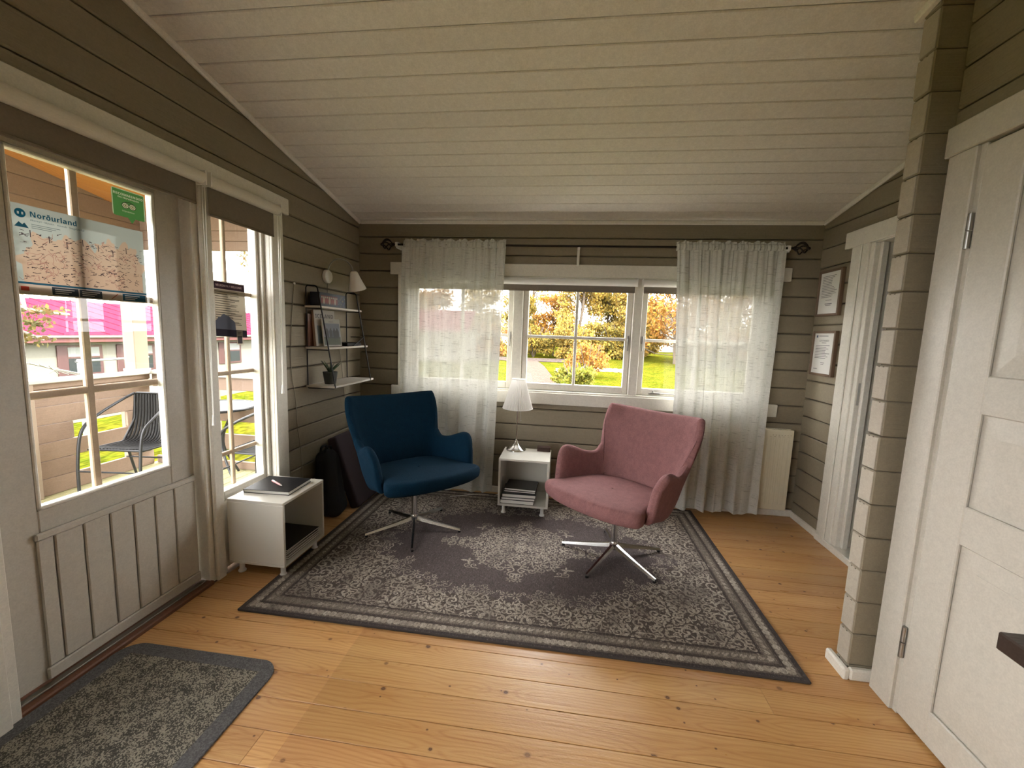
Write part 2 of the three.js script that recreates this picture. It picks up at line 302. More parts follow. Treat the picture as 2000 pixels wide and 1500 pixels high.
// curtain rod and curtains
{
  const t = thing('curtain_rod', 'black iron curtain rod with twisted cage finials', 'curtain rod'), y = 2.312, z = -3.8;
  part('rod', rodTo([-1.62, y, z], [1.79, y, z], 0.009), mIron, t);
  for (const s of [-1, 1]) {
    const cx = s < 0 ? -1.675 : 1.848, g = [];
    for (let k = 0; k < 5; k++) { const p = []; for (let i = 0; i <= 8; i++) { const f = i / 8, a = k * 1.2566 + f * 2.2, r = 0.044 * Math.sin(Math.PI * f) + 0.005; p.push([cx + s * (f - 0.5) * 0.1, y + Math.cos(a) * r, z + Math.sin(a) * r]); } g.push(tube(p, 0.0055, 16, 6)); }
    g.push(new THREE.SphereGeometry(0.013, 12, 8).translate(cx + s * 0.055, y, z), new THREE.SphereGeometry(0.015, 12, 8).translate(cx - s * 0.052, y, z));
    part('finial', g, mIron, t);
    part('wall_bracket', [cbox(s < 0 ? -1.598 : 1.742, s < 0 ? -1.575 : 1.765, y - 0.03, y + 0.025, ZB, z - 0.008, 0.003), cbox(s < 0 ? -1.598 : 1.742, s < 0 ? -1.575 : 1.765, y - 0.02, y + 0.02, z - 0.02, z + 0.014, 0.004)], mWhitePlastic, t);
  }
  part('middle_bracket', [cbox(0.05, 0.072, 2.16, 2.335, ZB + 0.026, ZB + 0.034, 0.002), cbox(0.05, 0.072, 2.295, 2.303, ZB + 0.026, z + 0.012, 0.002)], mWhitePlastic, t);
}
const linen = dataTex(1024, 1024, (u, v) => {
  const a = noise(u * 340, v * 26, 340, 26, 31), b = noise(u * 26, v * 340, 26, 340, 32), s1 = noise(u * 150, v * 8, 150, 8, 33), s2 = noise(u * 9, v * 110, 9, 110, 34), f = noise(u * 400, v * 400, 400, 400, 35);
  let k = 0.86 - 0.2 * a - 0.2 * b - 0.12 * f; if (s1 > 0.86) k -= 0.28 * (s1 - 0.86) / 0.14; if (s2 > 0.8) k -= 0.42 * (s2 - 0.8) / 0.2; return 255 * Math.max(0.1, k);
}, 0.62, 0.62, false);
const linenTone = dataTex(512, 512, (u, v) => { const s1 = noise(u * 150, v * 8, 150, 8, 33), s2 = noise(u * 9, v * 110, 9, 110, 34), f = noise(u * 256, v * 256, 256, 256, 36); const k = 250 - 26 * f - (s1 > 0.8 ? 130 * (s1 - 0.8) : 0) - (s2 > 0.76 ? 190 * (s2 - 0.76) : 0); return [k, k, k * 0.985]; }, 0.62, 0.62);
const mCurtain = phy(lin(0.84, 0.84, 0.82), 0.66, { map: linenTone, transmission: 0.38, transmissionMap: linen, thickness: 0, side: THREE.DoubleSide, specularIntensity: 0.1 });
function curtain(label, L, R, bottom, sd) { // L(v), R(v): left and right edge x from top (v=1) to bottom (v=0)
  const ph = []; seed = sd; for (let i = 0; i < 6; i++) ph.push(rnd(0, 6.28));
  const fold = (u, v) => { const q = u + 0.03 * Math.sin(u * 7 + ph[0]) + 0.012 * Math.sin(v * 5 + u * 9); const deep = 0.35 + 0.65 * Math.pow(1 - v, 0.7); return deep * (0.026 * Math.sin(q * 31 + ph[1] + (1 - v) * 0.8) + 0.017 * Math.sin(q * 53 + ph[2]) + 0.009 * Math.sin(q * 83 + ph[3]) * v) + 0.004 * Math.sin(q * 150 + ph[4]) * v * v; };
  const t = thing('curtain', label, 'curtain', [0, 0, 0], 0, 'sheer curtains of the wide window');
  const top = 2.285, y = (v) => bottom + (top - bottom) * v;
  part('panel', sheet((u, v) => [L(v) + (R(v) - L(v)) * (u + 0.006 * Math.sin(u * 62 + ph[1])), y(v) + (v < 0.01 ? 0.012 * Math.sin(u * 17 + ph[5]) : 0), -3.775 + fold(u, v)], 260, 60, 1.5, 2.25), mCurtain, t);
  // rod pocket with a gathered frill above it
  const gather = (u) => 0.0055 * Math.sin(u * 120 + ph[2]) + 0.004 * Math.sin(u * 210 + ph[3]);
  part('rod_pocket', sheet((u, v) => { const a = (v - 0.5) * Math.PI; return [L(1) + (R(1) - L(1)) * u, 2.312 + Math.sin(a) * 0.03, -3.8 + Math.cos(a) * (0.017 + gather(u)) + 0.0]; }, 240, 8, 1.5, 0.1), mCurtain, t);
  part('back_pocket', sheet((u, v) => { const a = (v - 0.5) * Math.PI; return [L(1) + (R(1) - L(1)) * u, 2.312 + Math.sin(a) * 0.03, -3.8 - Math.cos(a) * (0.015 + gather(u))]; }, 240, 8, 1.5, 0.1), mCurtain, t);
  part('frill', sheet((u, v) => [L(1) + (R(1) - L(1)) * u, 2.341 + v * (0.018 + 0.007 * Math.sin(u * 47 + ph[0]) + 0.004 * Math.sin(u * 95)), -3.8 + v * 1.8 * gather(u)], 240, 3, 1.5, 0.05), mCurtain, t);
  return t;
}
curtain('sheer white linen curtain hanging behind the blue armchair', (v) => -1.52 - 0.03 * (1 - v), (v) => -0.578 - 0.062 * (1 - v), 0.05, 41);
curtain('sheer white linen curtain hanging over the radiator', (v) => 0.87 + 0.05 * Math.min(1, (1 - v) * 2) + 0.03 * (1 - v), (v) => 1.723 - 0.02 * (1 - v), 0.045, 97);
// radiator
{
  const t = thing('radiator', 'cream steel panel radiator below the right curtain', 'radiator'), x0 = 1.02, x1 = 1.976, y0 = 0.078, y1 = 0.8, z0 = -3.9, z1 = -3.835, m = std(lin(0.74, 0.68, 0.52), 0.4);
  part('front_panel', cbox(x0, x1, y0, y1, z1 - 0.014, z1, 0.006), m, t);
  const ribs = []; for (let x = x0 + 0.04; x < x1 - 0.03; x += 0.036) ribs.push(cbox(x, x + 0.018, y0 + 0.05, y1 - 0.06, z1, z1 + 0.0035, 0.003)); part('pressed_ribs', ribs, m, t);
  part('rear_panel', cbox(x0, x1, y0, y1, z0, z0 + 0.014, 0.004), m, t);
  for (const x of [x0, x1 - 0.004]) part('end_plate', cbox(x, x + 0.004, y0, y1, z0, z1, 0.001), m, t);
  const gr = []; for (let x = x0 + 0.02; x < x1 - 0.02; x += 0.02) gr.push(cbox(x, x + 0.008, y1 - 0.006, y1 - 0.001, z0 + 0.012, z1 - 0.012, 0)); part('top_grille', gr, m, t);
  part('dots', (() => { const g = []; for (let x = x1 - 0.17; x < x1 - 0.02; x += 0.024) g.push(cbox(x, x + 0.008, y1 - 0.05, y1 - 0.046, z1 - 0.001, z1 + 0.0008, 0.0006)); return g; })(), std(lin(0.3, 0.27, 0.18), 0.5), t);
  for (const x of [x0 + 0.15, x1 - 0.18]) part('bracket', cbox(x, x + 0.03, y0 + 0.1, y1 - 0.1, ZB + 0.001, z0, 0), m, t);
}

// ------------------------------------------------------------------ garden door and side window (left wall)
const door1 = struct('door_1', 'white glazed garden door with boarded lower panel', 'door');
{
  const xf = -2.09, xb = -2.135, z0 = -2.095, z1 = -1.215, y0 = 0.03, y1 = 2.26, gz0 = -1.955, gz1 = -1.372, gy0 = 0.765, gy1 = 2.18;
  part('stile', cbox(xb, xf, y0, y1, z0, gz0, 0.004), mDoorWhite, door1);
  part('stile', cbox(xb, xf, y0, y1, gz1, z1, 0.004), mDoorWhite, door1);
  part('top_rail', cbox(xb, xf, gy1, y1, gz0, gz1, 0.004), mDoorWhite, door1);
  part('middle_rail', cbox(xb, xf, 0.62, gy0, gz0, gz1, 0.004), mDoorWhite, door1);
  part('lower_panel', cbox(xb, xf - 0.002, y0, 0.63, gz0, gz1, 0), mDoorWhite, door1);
  // boarded panel planted on the lower half
  const bz = [-1.35, -1.41, -1.518, -1.627, -1.735, -1.843, -1.952, -2.085];
  for (let i = 0; i + 1 < bz.length; i++) part('panel_board', cbox(xf, xf + 0.012, 0.09, 0.645, bz[i + 1] + 0.003, bz[i] - 0.003, 0.004), mDoorWhite, door1);
  part('panel_moulding', cbox(xf, xf + 0.02, 0.645, 0.675, -2.088, -1.345, 0.006), mDoorWhite, door1);
  part('weather_board', cbox(xf, xf + 0.016, 0.035, 0.088, -2.09, -1.345, 0.005), mDoorWhite, door1);
  // glass beads and glazing bars
  part('glazing_bead', [cbox(xb + 0.008, xf + 0.004, gy0, gy1, gz0, gz0 + 0.014, 0.004), cbox(xb + 0.008, xf + 0.004, gy0, gy1, gz1 - 0.014, gz1, 0.004), cbox(xb + 0.008, xf + 0.004, gy0, gy0 + 0.014, gz0, gz1, 0.004), cbox(xb + 0.008, xf + 0.004, gy1 - 0.014, gy1, gz0, gz1, 0.004)], mWhite, door1);
  part('pane', cbox(-2.114, -2.113, gy0 + 0.006, gy1 - 0.006, gz0 + 0.006, gz1 - 0.006, 0), mGlass, door1);
  part('glazing_bar', cbox(-2.142, -2.119, gy0, gy1, -1.641, -1.609, 0.004), mMuntin, door1);
  for (const y of [1.648, 1.228]) part('glazing_bar', cbox(-2.14, -2.12, y - 0.016, y + 0.016, gz0, gz1, 0.004), mMuntin, door1);
  part('threshold', cbox(-2.16, -2.012, -0.02, 0.022, z0 - 0.02, z1 + 0.06, 0.006), mThreshold, door1);
  part('sill_rail', cbox(-2.075, -2.045, 0.022, 0.03, z0, z1, 0.002), mAlu, door1);
}
const side = struct('window_2', 'narrow white side window beside the garden door', 'window');
{
  const gz0 = -2.632, gz1 = -2.283, gy0 = 0.5, gy1 = 2.19, xb = -2.135, xf = -2.075;
  part('frame', [cbox(xb, xf, gy0 - 0.06, 2.26, gz1, gz1 + 0.05, 0.004), cbox(xb, xf, gy0 - 0.06, 2.26, gz0 - 0.05, gz0, 0.004), cbox(xb, xf, gy0 - 0.06, gy0, gz0, gz1, 0.004), cbox(xb, xf, gy1, 2.26, gz0, gz1, 0.004)], mWhite, side);
  part('lower_panel', cbox(xb, xf, 0, gy0 - 0.06, gz0 - 0.05, gz1 + 0.05, 0.004), mWhite, side);
  part('pane', cbox(-2.114, -2.113, gy0 - 0.004, gy1 + 0.004, gz0 - 0.004, gz1 + 0.004, 0), mGlass, side);
  part('glazing_bar', cbox(-2.142, -2.119, gy0, gy1, -2.433, -2.409, 0.004), mMuntin, side);
  for (const y of [1.737, 1.232, 0.719]) part('glazing_bar', cbox(-2.14, -2.12, y - 0.013, y + 0.013, gz0, gz1, 0.004), mMuntin, side);
}
const frameL = struct('trim_7', 'white casing round garden door and side window', 'casing');
{
  part('head_casing', cbox(XL, XL + 0.025, 2.312, 2.42, -2.857, -0.95, 0.004), mWhite, frameL);
  part('side_casing', cbox(XL, XL + 0.022, 0, 2.312, -2.79, -2.676, 0.004), mWhite, frameL);
  part('side_casing', cbox(XL, XL + 0.022, 0, 2.312, -1.17, -1.06, 0.004), mWhite, frameL);
  part('post', [cbox(-2.14, -2.03, 0, 2.34, -2.235, -2.103, 0.005), cbox(-2.03, XL + 0.006, 0, 2.33, -2.2, -2.135, 0.008)], mWhite, frameL);
  part('jamb', cbox(-2.14, XL, 0, 2.34, -2.695, -2.678, 0.003), mWhite, frameL);
  part('jamb', cbox(-2.1, -2.05, 0, 2.34, -2.68, -2.655, 0.004), mWhite, frameL);
  part('jamb', cbox(-2.14, XL, 0, 2.34, -1.21, -1.15, 0.003), mWhite, frameL);
  part('head_lining', cbox(-2.14, XL, 2.262, 2.335, -2.69, -1.15, 0.003), mWhite, frameL);
}
// roller blinds over door and side window
for (const [za, zb, yb, label, cordEnd] of [[-2.098, -1.12, 2.168, 'rolled up brown blind above the garden door', 1.02], [-2.69, -2.132, 2.13, 'rolled up brown blind above the narrow side window', 1.12]]) {
  const t = thing('roller_blind', label, 'blind', [0, 0, 0], 0, 'roller blinds by the garden door'), x = -1.952;
  part('cassette', new THREE.CylinderGeometry(0.032, 0.032, zb - za, 24).rotateX(Math.PI / 2).translate(x, 2.302, (za + zb) / 2), mWhite, t);
  part('fabric', cbox(x - 0.018, x - 0.0165, yb, 2.3, za + 0.02, zb - 0.02, 0), mBlind, t);
  part('bottom_bar', cbox(x - 0.022, x - 0.012, yb - 0.006, yb + 0.008, za + 0.02, zb - 0.02, 0.003), mBlind, t);
  for (const z of [za, zb]) part('bracket', cbox(XL + 0.025, x + 0.03, 2.266, 2.34, z - 0.004, z + 0.004, 0.002), mWhitePlastic, t);
  const cz = za + 0.006 - 0.012;
  part('cord', [rodTo([x - 0.004, 2.3, cz], [x - 0.012, cordEnd, cz - 0.006], 0.0028, 6), rodTo([x + 0.012, 2.3, cz], [x - 0.004, cordEnd, cz - 0.002], 0.0028, 6)], mWhitePlastic, t);
  part('cord_weight', cyl(0.011, 0.006, 0.06, x - 0.008, cordEnd - 0.05, cz - 0.004, 12), mWhitePlastic, t);
}
// papers on the glass
const mapTex = canvasTex(1024, 700, (x, w, h) => {
  seed = 5; x.fillStyle = '#c9d6d2'; x.fillRect(0, 0, w, h);
  const land = (cx, cy, rx, ry, col) => { x.fillStyle = col; x.beginPath(); for (let i = 0; i <= 60; i++) { const a = i / 60 * 6.283, r = 1 + 0.18 * Math.sin(a * 5 + cx) + 0.12 * Math.sin(a * 11 + cy) + rnd(-0.05, 0.05); x.lineTo(cx + Math.cos(a) * rx * r, cy + Math.sin(a) * ry * r); } x.fill(); };
  for (const a of [[250, 420, 190, 190], [520, 440, 270, 230], [800, 400, 190, 210], [380, 290, 110, 90], [700, 270, 100, 110], [880, 300, 90, 120]]) land(...a, '#e2cbb4');
  x.fillStyle = '#e0c6ae'; x.fillRect(60, 420, 930, 190);
  x.strokeStyle = '#b98a7e'; x.lineWidth = 3; for (let i = 0; i < 46; i++) { let a = rnd(80, 960), b = rnd(230, 590); x.beginPath(); x.moveTo(a, b); for (let k = 0; k < 6; k++) { a += rnd(-40, 40); b += rnd(-34, 34); x.lineTo(a, Math.min(600, b)); } x.stroke(); }
  x.strokeStyle = x.fillStyle = '#4a3c42'; for (let i = 0; i < 330; i++) { const a = rnd(60, 980), b = rnd(190, 600), l = rnd(8, 34), r = rnd(-0.6, 0.6); x.lineWidth = rnd(2, 5); x.beginPath(); x.moveTo(a, b); x.lineTo(a + l * Math.cos(r), b + l * Math.sin(r)); x.stroke(); if (i % 5 === 0) { x.beginPath(); x.arc(a, b, rnd(3, 6), 0, 7); x.fill(); } }
  for (let i = 0; i < 7; i++) x.fillRect(130 + i * 120, 190 + (i % 3) * 22, 6, 56);
  x.fillStyle = '#175a74'; x.font = 'bold 58px sans-serif'; x.fillText('Norðurland', 140, 84);
  x.fillStyle = '#5c7078'; x.font = '20px sans-serif'; x.fillText('Akureyri · Mývatn · Húsavík · Skagafjörður', 142, 116);
  x.fillStyle = '#1d5d76'; x.beginPath(); x.arc(84, 70, 34, 0, 7); x.fill(); x.fillStyle = '#c9d6d2'; x.fillRect(66, 60, 12, 20); x.fillRect(92, 60, 12, 20);
  x.fillStyle = '#27566a'; x.beginPath(); x.moveTo(40, 178); x.lineTo(70, 138); x.lineTo(90, 156); x.lineTo(104, 140); x.lineTo(128, 178); x.fill();
  x.fillStyle = '#6d7d80'; for (let i = 0; i < 3; i++) x.fillRect(146, 140 + i * 14, 190 - i * 30, 4);
  x.fillStyle = '#2c5f77'; x.fillRect(0, 604, w, 16); x.fillStyle = '#d8cfc0'; x.fillRect(0, 620, w, 80);
  const box = (a, b, c) => { x.fillStyle = c; x.fillRect(a, 626, b, 66); };
  box(20, 200, '#dbcbb6'); box(235, 190, '#39424c'); box(432, 180, '#41464c'); box(620, 160, '#cfc0ae'); box(790, 220, '#2c5a72');
  x.fillStyle = '#c04a3a'; x.fillRect(34, 640, 52, 34); x.fillStyle = '#e8e4dc'; for (const a of [255, 452, 810]) for (let i = 0; i < 3; i++) x.fillRect(a, 640 + i * 16, 140 - i * 22, 6); x.strokeStyle = '#b06a52'; x.lineWidth = 8; x.beginPath(); x.moveTo(690, 686); x.lineTo(750, 634); x.stroke();
});
const paperMat = (tex, through = 0.5) => phy(lin(0.4, 0.38, 0.36), 0.95, { map: tex, transmission: through, thickness: 0, side: THREE.DoubleSide, specularIntensity: 0.2 });
// quad given by four corners (top left, top right, bottom right, bottom left), with a little thickness
function panel4(tl, tr, br, bl, n = 8) { return sheet((u, v) => { const t = V(...tl).lerp(V(...tr), u), b = V(...bl).lerp(V(...br), u); const p = b.lerp(t, v); return [p.x, p.y, p.z]; }, n, n); }
{
  const xg = -2.1115;
  single('wall_map', 'printed regional map sheet stuck on the door glass', 'map', panel4([xg, 1.975, -1.384], [xg, 1.98, -1.905], [xg, 1.632, -1.905], [xg, 1.634, -1.39]), paperMat(mapTex, 0.3));
  const green = canvasTex(256, 256, (x, w, h) => {
    x.fillStyle = '#5b9a56'; x.fillRect(0, 0, w, h); x.strokeStyle = '#dfe9c8'; x.lineWidth = 7; x.strokeRect(5, 5, 246, 300);
    x.fillStyle = '#e6efd2'; x.textAlign = 'center'; x.font = 'bold 30px sans-serif'; x.fillText('RECOMMENDED', 128, 58); x.font = 'bold 20px sans-serif'; x.fillText('ON TRIPADVISOR', 128, 84);
    for (const s of [-1, 1]) { x.fillStyle = '#e9efcf'; x.beginPath(); x.arc(128 + s * 27, 146, 26, 0, 7); x.fill(); x.strokeStyle = '#26331f'; x.lineWidth = 4; x.stroke(); x.fillStyle = '#f2ecc0'; x.beginPath(); x.arc(128 + s * 27, 146, 14, 0, 7); x.fill(); x.stroke(); x.fillStyle = '#26331f'; x.beginPath(); x.arc(128 + s * 27, 146, 5, 0, 7); x.fill(); }
    x.strokeStyle = '#26331f'; x.lineWidth = 5; x.beginPath(); x.arc(128, 170, 62, 3.7, 5.7); x.stroke();
    x.fillStyle = '#e6efd2'; x.font = '20px sans-serif'; x.fillText('tripadvisor', 122, 206);
  });
  const s = new THREE.Shape(), r = 0.014, W = 0.155, H = 0.125; // speech bubble
  s.moveTo(r, 0); s.lineTo(0.07, 0); s.lineTo(0.088, -0.024); s.lineTo(0.104, 0); s.lineTo(W - r, 0); s.quadraticCurveTo(W, 0, W, r); s.lineTo(W, H - r); s.quadraticCurveTo(W, H, W - r, H); s.lineTo(r, H); s.quadraticCurveTo(0, H, 0, H - r); s.lineTo(0, r); s.quadraticCurveTo(0, 0, r, 0);
  const g = new THREE.ShapeGeometry(s, 8), t = g.attributes.uv; for (let i = 0; i < t.count; i++) t.setXY(i, t.getX(i) / W, Math.max(0.002, t.getY(i) / H));
  g.rotateY(Math.PI / 2).translate(-2.1118, 2.03, -1.77);
  single('sticker', 'green speech bubble sticker in corner of the door glass', 'sticker', g, paperMat(green, 0.35));
  const note = canvasTex(256, 360, (x, w, h) => {
    x.fillStyle = '#cfc7b4'; x.fillRect(0, 0, w, h); x.fillStyle = '#3a2a30'; x.fillRect(0, 6, w, 44); x.fillStyle = '#b9a6a2'; x.font = 'bold 19px sans-serif'; x.fillText('VELKOMIN / WELCOME', 22, 34);
    x.fillStyle = '#57524a'; seed = 3; for (let i = 0; i < 15; i++) { x.fillRect(12, 66 + i * 15, rnd(90, 225), 4); if (i % 2) x.fillRect(130, 72 + i * 15, rnd(40, 110), 3); }
    x.fillStyle = '#5c6270'; x.beginPath(); x.moveTo(0, 300); for (let i = 0; i <= 10; i++) x.lineTo(i * 16, 262 - 46 * Math.sin(i / 10 * 3.14) * rnd(0.7, 1.2)); x.lineTo(165, 330); x.lineTo(0, 330); x.fill(); x.fillStyle = '#33303a'; x.fillRect(0, 312, w, 48);
  });
  single('notice_sheet', 'printed notice sheet taped to the side window', 'notice', panel4([xg, 1.8, -2.31], [xg, 1.798, -2.562], [xg, 1.455, -2.57], [xg, 1.466, -2.314]), paperMat(note, 0.25));
  const small = canvasTex(64, 128, (x) => { x.fillStyle = '#c8c0ae'; x.fillRect(0, 0, 64, 128); x.fillStyle = '#4a464a'; x.fillRect(8, 52, 48, 66); x.fillRect(10, 12, 40, 5); x.fillRect(10, 26, 32, 5); });
  single('notice_card', 'small card taped below the notice on side window', 'notice', panel4([-2.11, 1.5, -2.478], [-2.11, 1.5, -2.53], [-2.11, 1.41, -2.533], [-2.11, 1.41, -2.48]), paperMat(small, 0.4));
}
// ------------------------------------------------------------------ white panelled door at right
const doorR = struct('door_2', 'white panelled inner door at the right edge', 'door');
{
  const xf = 1.462, z0 = -1.815, z1 = -0.93, y0 = 0.012, y1 = 2.283;
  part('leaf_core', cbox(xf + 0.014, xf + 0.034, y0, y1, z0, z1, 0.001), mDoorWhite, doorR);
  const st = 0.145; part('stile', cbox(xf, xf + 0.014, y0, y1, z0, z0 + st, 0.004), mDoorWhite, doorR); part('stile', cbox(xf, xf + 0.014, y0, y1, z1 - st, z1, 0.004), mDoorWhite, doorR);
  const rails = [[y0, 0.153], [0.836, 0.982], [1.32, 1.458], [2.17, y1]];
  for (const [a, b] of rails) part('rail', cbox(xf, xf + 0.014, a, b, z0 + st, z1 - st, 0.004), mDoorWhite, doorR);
  for (let i = 0; i < 3; i++) { // raised and fielded panels
    const a = rails[i][1], b = rails[i + 1][0], p = z0 + st, q = z1 - st, f = 0.075, s = [];
    const o = [[a, p], [a, q], [b, q], [b, p]], n = [[a + f, p + f], [a + f, q - f], [b - f, q - f], [b - f, p + f]], g = new THREE.BufferGeometry(), pos = [];
    const X = (k) => (k ? xf + 0.006 : xf + 0.0135), add = (...v) => v.forEach((w) => pos.push(...w));
    for (let k = 0; k < 4; k++) { const l = (k + 1) % 4, A = [X(0), ...o[k]], B = [X(0), ...o[l]], C = [X(1) + 0.002, ...n[l]], D = [X(1) + 0.002, ...n[k]]; add(A, C, B, A, D, C); const C2 = [X(1), ...n[l]], D2 = [X(1), ...n[k]]; add(D, C2, C, D, D2, C2); }
    const N = n.map((e) => [X(1), ...e]); add(N[0], N[2], N[1], N[0], N[3], N[2]);
    g.setAttribute('position', new THREE.Float32BufferAttribute(pos, 3)); g.setAttribute('uv', new THREE.Float32BufferAttribute(pos.flatMap((_, j) => (j % 3 === 0 ? [pos[j + 2], pos[j + 1]] : [])), 2)); g.computeVertexNormals();
    part('raised_panel', g, mDoorWhite, doorR);
  }
  for (const [a, b] of [[1.92, 2.047], [0.256, 0.391]]) { part('hinge', [cyl(0.0095, 0.0095, (b - a) / 2 - 0.002, xf - 0.006, a, z0 - 0.01, 14), cyl(0.0095, 0.0095, (b - a) / 2 - 0.002, xf - 0.006, (a + b) / 2 + 0.002, z0 - 0.01, 14), cbox(xf - 0.002, xf + 0.001, a, b, z0 - 0.024, z0 - 0.002, 0.0005)], mSteel, doorR); }
  part('jamb', cbox(xf + 0.004, 1.6, 0, 2.31, -1.842, z0 - 0.002, 0.002), mDoorWhite, doorR);
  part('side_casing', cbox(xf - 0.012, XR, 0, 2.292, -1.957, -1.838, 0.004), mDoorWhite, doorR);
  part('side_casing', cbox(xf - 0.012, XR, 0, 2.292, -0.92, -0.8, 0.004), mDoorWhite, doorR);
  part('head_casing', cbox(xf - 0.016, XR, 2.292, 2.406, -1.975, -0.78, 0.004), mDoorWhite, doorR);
  part('hall_wall', cbox(1.617, 1.66, 0, 2.6, -2.0, -0.6, 0), mCore, doorR);
}
// ------------------------------------------------------------------ doorway in the recess
const doorN = struct('door_3', 'white cased doorway in the recess, door ajar', 'door');
{
  const xf = XN - 0.024;
  part('side_casing', cbox(xf, XN, 0, 2.262, -3.497, -3.315, 0.005), mWhite, doorN);
  part('casing_bead', cbox(xf - 0.012, xf, 0, 2.262, -3.40, -3.375, 0.006), mWhite, doorN);
  part('head_casing', cbox(xf - 0.006, XN, 2.258, 2.378, -3.575, PZ0 - 0.04, 0.004), mWhite, doorN);
  part('jamb', cbox(XN - 0.01, 2.2, 0, 2.28, -3.33, -3.275, 0.003), mWhite, doorN);
  part('door_stop', cbox(2.09, 2.13, 0, 2.262, -3.275, -3.245, 0.003), mWhite, doorN);
  part('head_lining', cbox(XN - 0.01, 2.2, 2.25, 2.28, -3.3, -2.3, 0.003), mWhite, doorN);
  part('strike_plate', cbox(2.072, 2.088, 1.12, 1.28, -3.276, -3.2735, 0.0006), mSteel, doorN);
  part('threshold', cbox(XN - 0.035, 2.2, 0, 0.05, -3.5, PZ0 - 0.02, 0.006), mWhite, doorN);
  // small wash room behind the doorway
  const mG = std(lin(0.05, 0.06, 0.05), 0.5), mTile = std(lin(0.22, 0.24, 0.21), 0.25);
  part('washroom_shell', [cbox(2.2, 3.6, -0.12, 0, -3.6, -2.0, 0), cbox(2.2, 3.6, 2.4, 2.5, -3.6, -2.0, 0), cbox(3.5, 3.6, 0, 2.4, -3.6, -2.0, 0), cbox(2.2, 3.6, 0, 2.4, -3.7, -3.6, 0), cbox(2.2, 3.6, 0, 2.4, -2.1, -2.0, 0)], mTile, doorN);
  part('washroom_cabinet', [cbox(2.45, 3.0, 0.35, 0.78, -3.59, -3.25, 0.004)], mWhite, doorN);
  part('mirror', cbox(2.35, 3.1, 1.15, 2.05, -3.598, -3.585, 0.002), mG, doorN);
  part('bin', cyl(0.1, 0.12, 0.28, 2.33, 0, -3.4, 20), mBlackMetal, doorN);
}
// framed papers in the recess
const docTex = (head, sd) => canvasTex(256, 360, (x, w, h) => {
  seed = sd; x.fillStyle = '#d6d4d0'; x.fillRect(0, 0, w, h); x.fillStyle = '#5a5a5e'; x.textAlign = 'center';
  if (head) { x.fillStyle = '#3c4a6a'; x.fillRect(24, 18, 20, 20); x.fillStyle = '#55555a'; x.fillRect(54, 22, 120, 6); x.font = 'bold 20px serif'; x.fillText('LEYFISBRÉF', 128, 74); x.fillRect(100, 84, 56, 4); }
  for (let i = 0; i < (head ? 9 : 14); i++) x.fillRect(26, (head ? 108 : 30) + i * 14, rnd(120, 204), 4);
  if (!head) { x.fillRect(90, 240, 76, 4); x.fillRect(84, 270, 90, 7); x.fillRect(92, 284, 70, 5); } else { x.fillRect(110, 262, 50, 4); x.fillRect(116, 276, 36, 4); x.fillRect(26, 318, 50, 5); }
});
for (const [ya, yb, za, zb, head, label, sd] of [[1.772, 2.135, -3.87, -3.57, 0, 'upper framed letter in thin wooden frame in recess', 13], [1.292, 1.652, -3.86, -3.556, 1, 'lower framed certificate in thin wooden frame in recess', 17]]) {
  const t = thing('picture_frame', label, 'picture frame', [0, 0, 0], 0, 'framed papers in the recess'), x0 = XN - 0.03, m = std(lin(0.16, 0.1, 0.065), 0.45), f = 0.018;
  part('frame_bar', [cbox(x0, XN, ya, yb, za, za + f, 0.003), cbox(x0, XN, ya, yb, zb - f, zb, 0.003), cbox(x0, XN, ya, ya + f, za + f, zb - f, 0.003), cbox(x0, XN, yb - f, yb, za + f, zb - f, 0.003)], m, t);
  part('paper', panel4([x0 + 0.012, yb - f, za + f], [x0 + 0.012, yb - f, zb - f], [x0 + 0.012, ya + f, zb - f], [x0 + 0.012, ya + f, za + f], 1), std(0xffffff, 0.7, { map: docTex(head, sd) }), t);
  part('backing', cbox(x0 + 0.0125, XN - 0.001, ya + 0.004, yb - 0.004, za + 0.004, zb - 0.004, 0), mCore, t);
}
// window behind the viewer, in the same wall as the garden door
const win4 = struct('window_3', 'white window in the left wall behind the viewer', 'window');
{
  const a = -0.5, b = 2.1, y0 = 0.8, y1 = 2.35, x = XL;
  part('frame', [cbox(x - 0.13, x + 0.02, y0, y0 + 0.06, a, b, 0.003), cbox(x - 0.13, x + 0.02, y1 - 0.06, y1, a, b, 0.003), cbox(x - 0.13, x + 0.02, y0, y1, a, a + 0.06, 0.003), cbox(x - 0.13, x + 0.02, y0, y1, b - 0.06, b, 0.003), cbox(x - 0.1, x + 0.02, y0, y1, 0.67, 0.73, 0.003)], mWhite, win4);
  part('pane', cbox(x - 0.051, x - 0.05, y0 + 0.05, y1 - 0.05, a + 0.05, b - 0.05, 0), mGlass, win4);
}
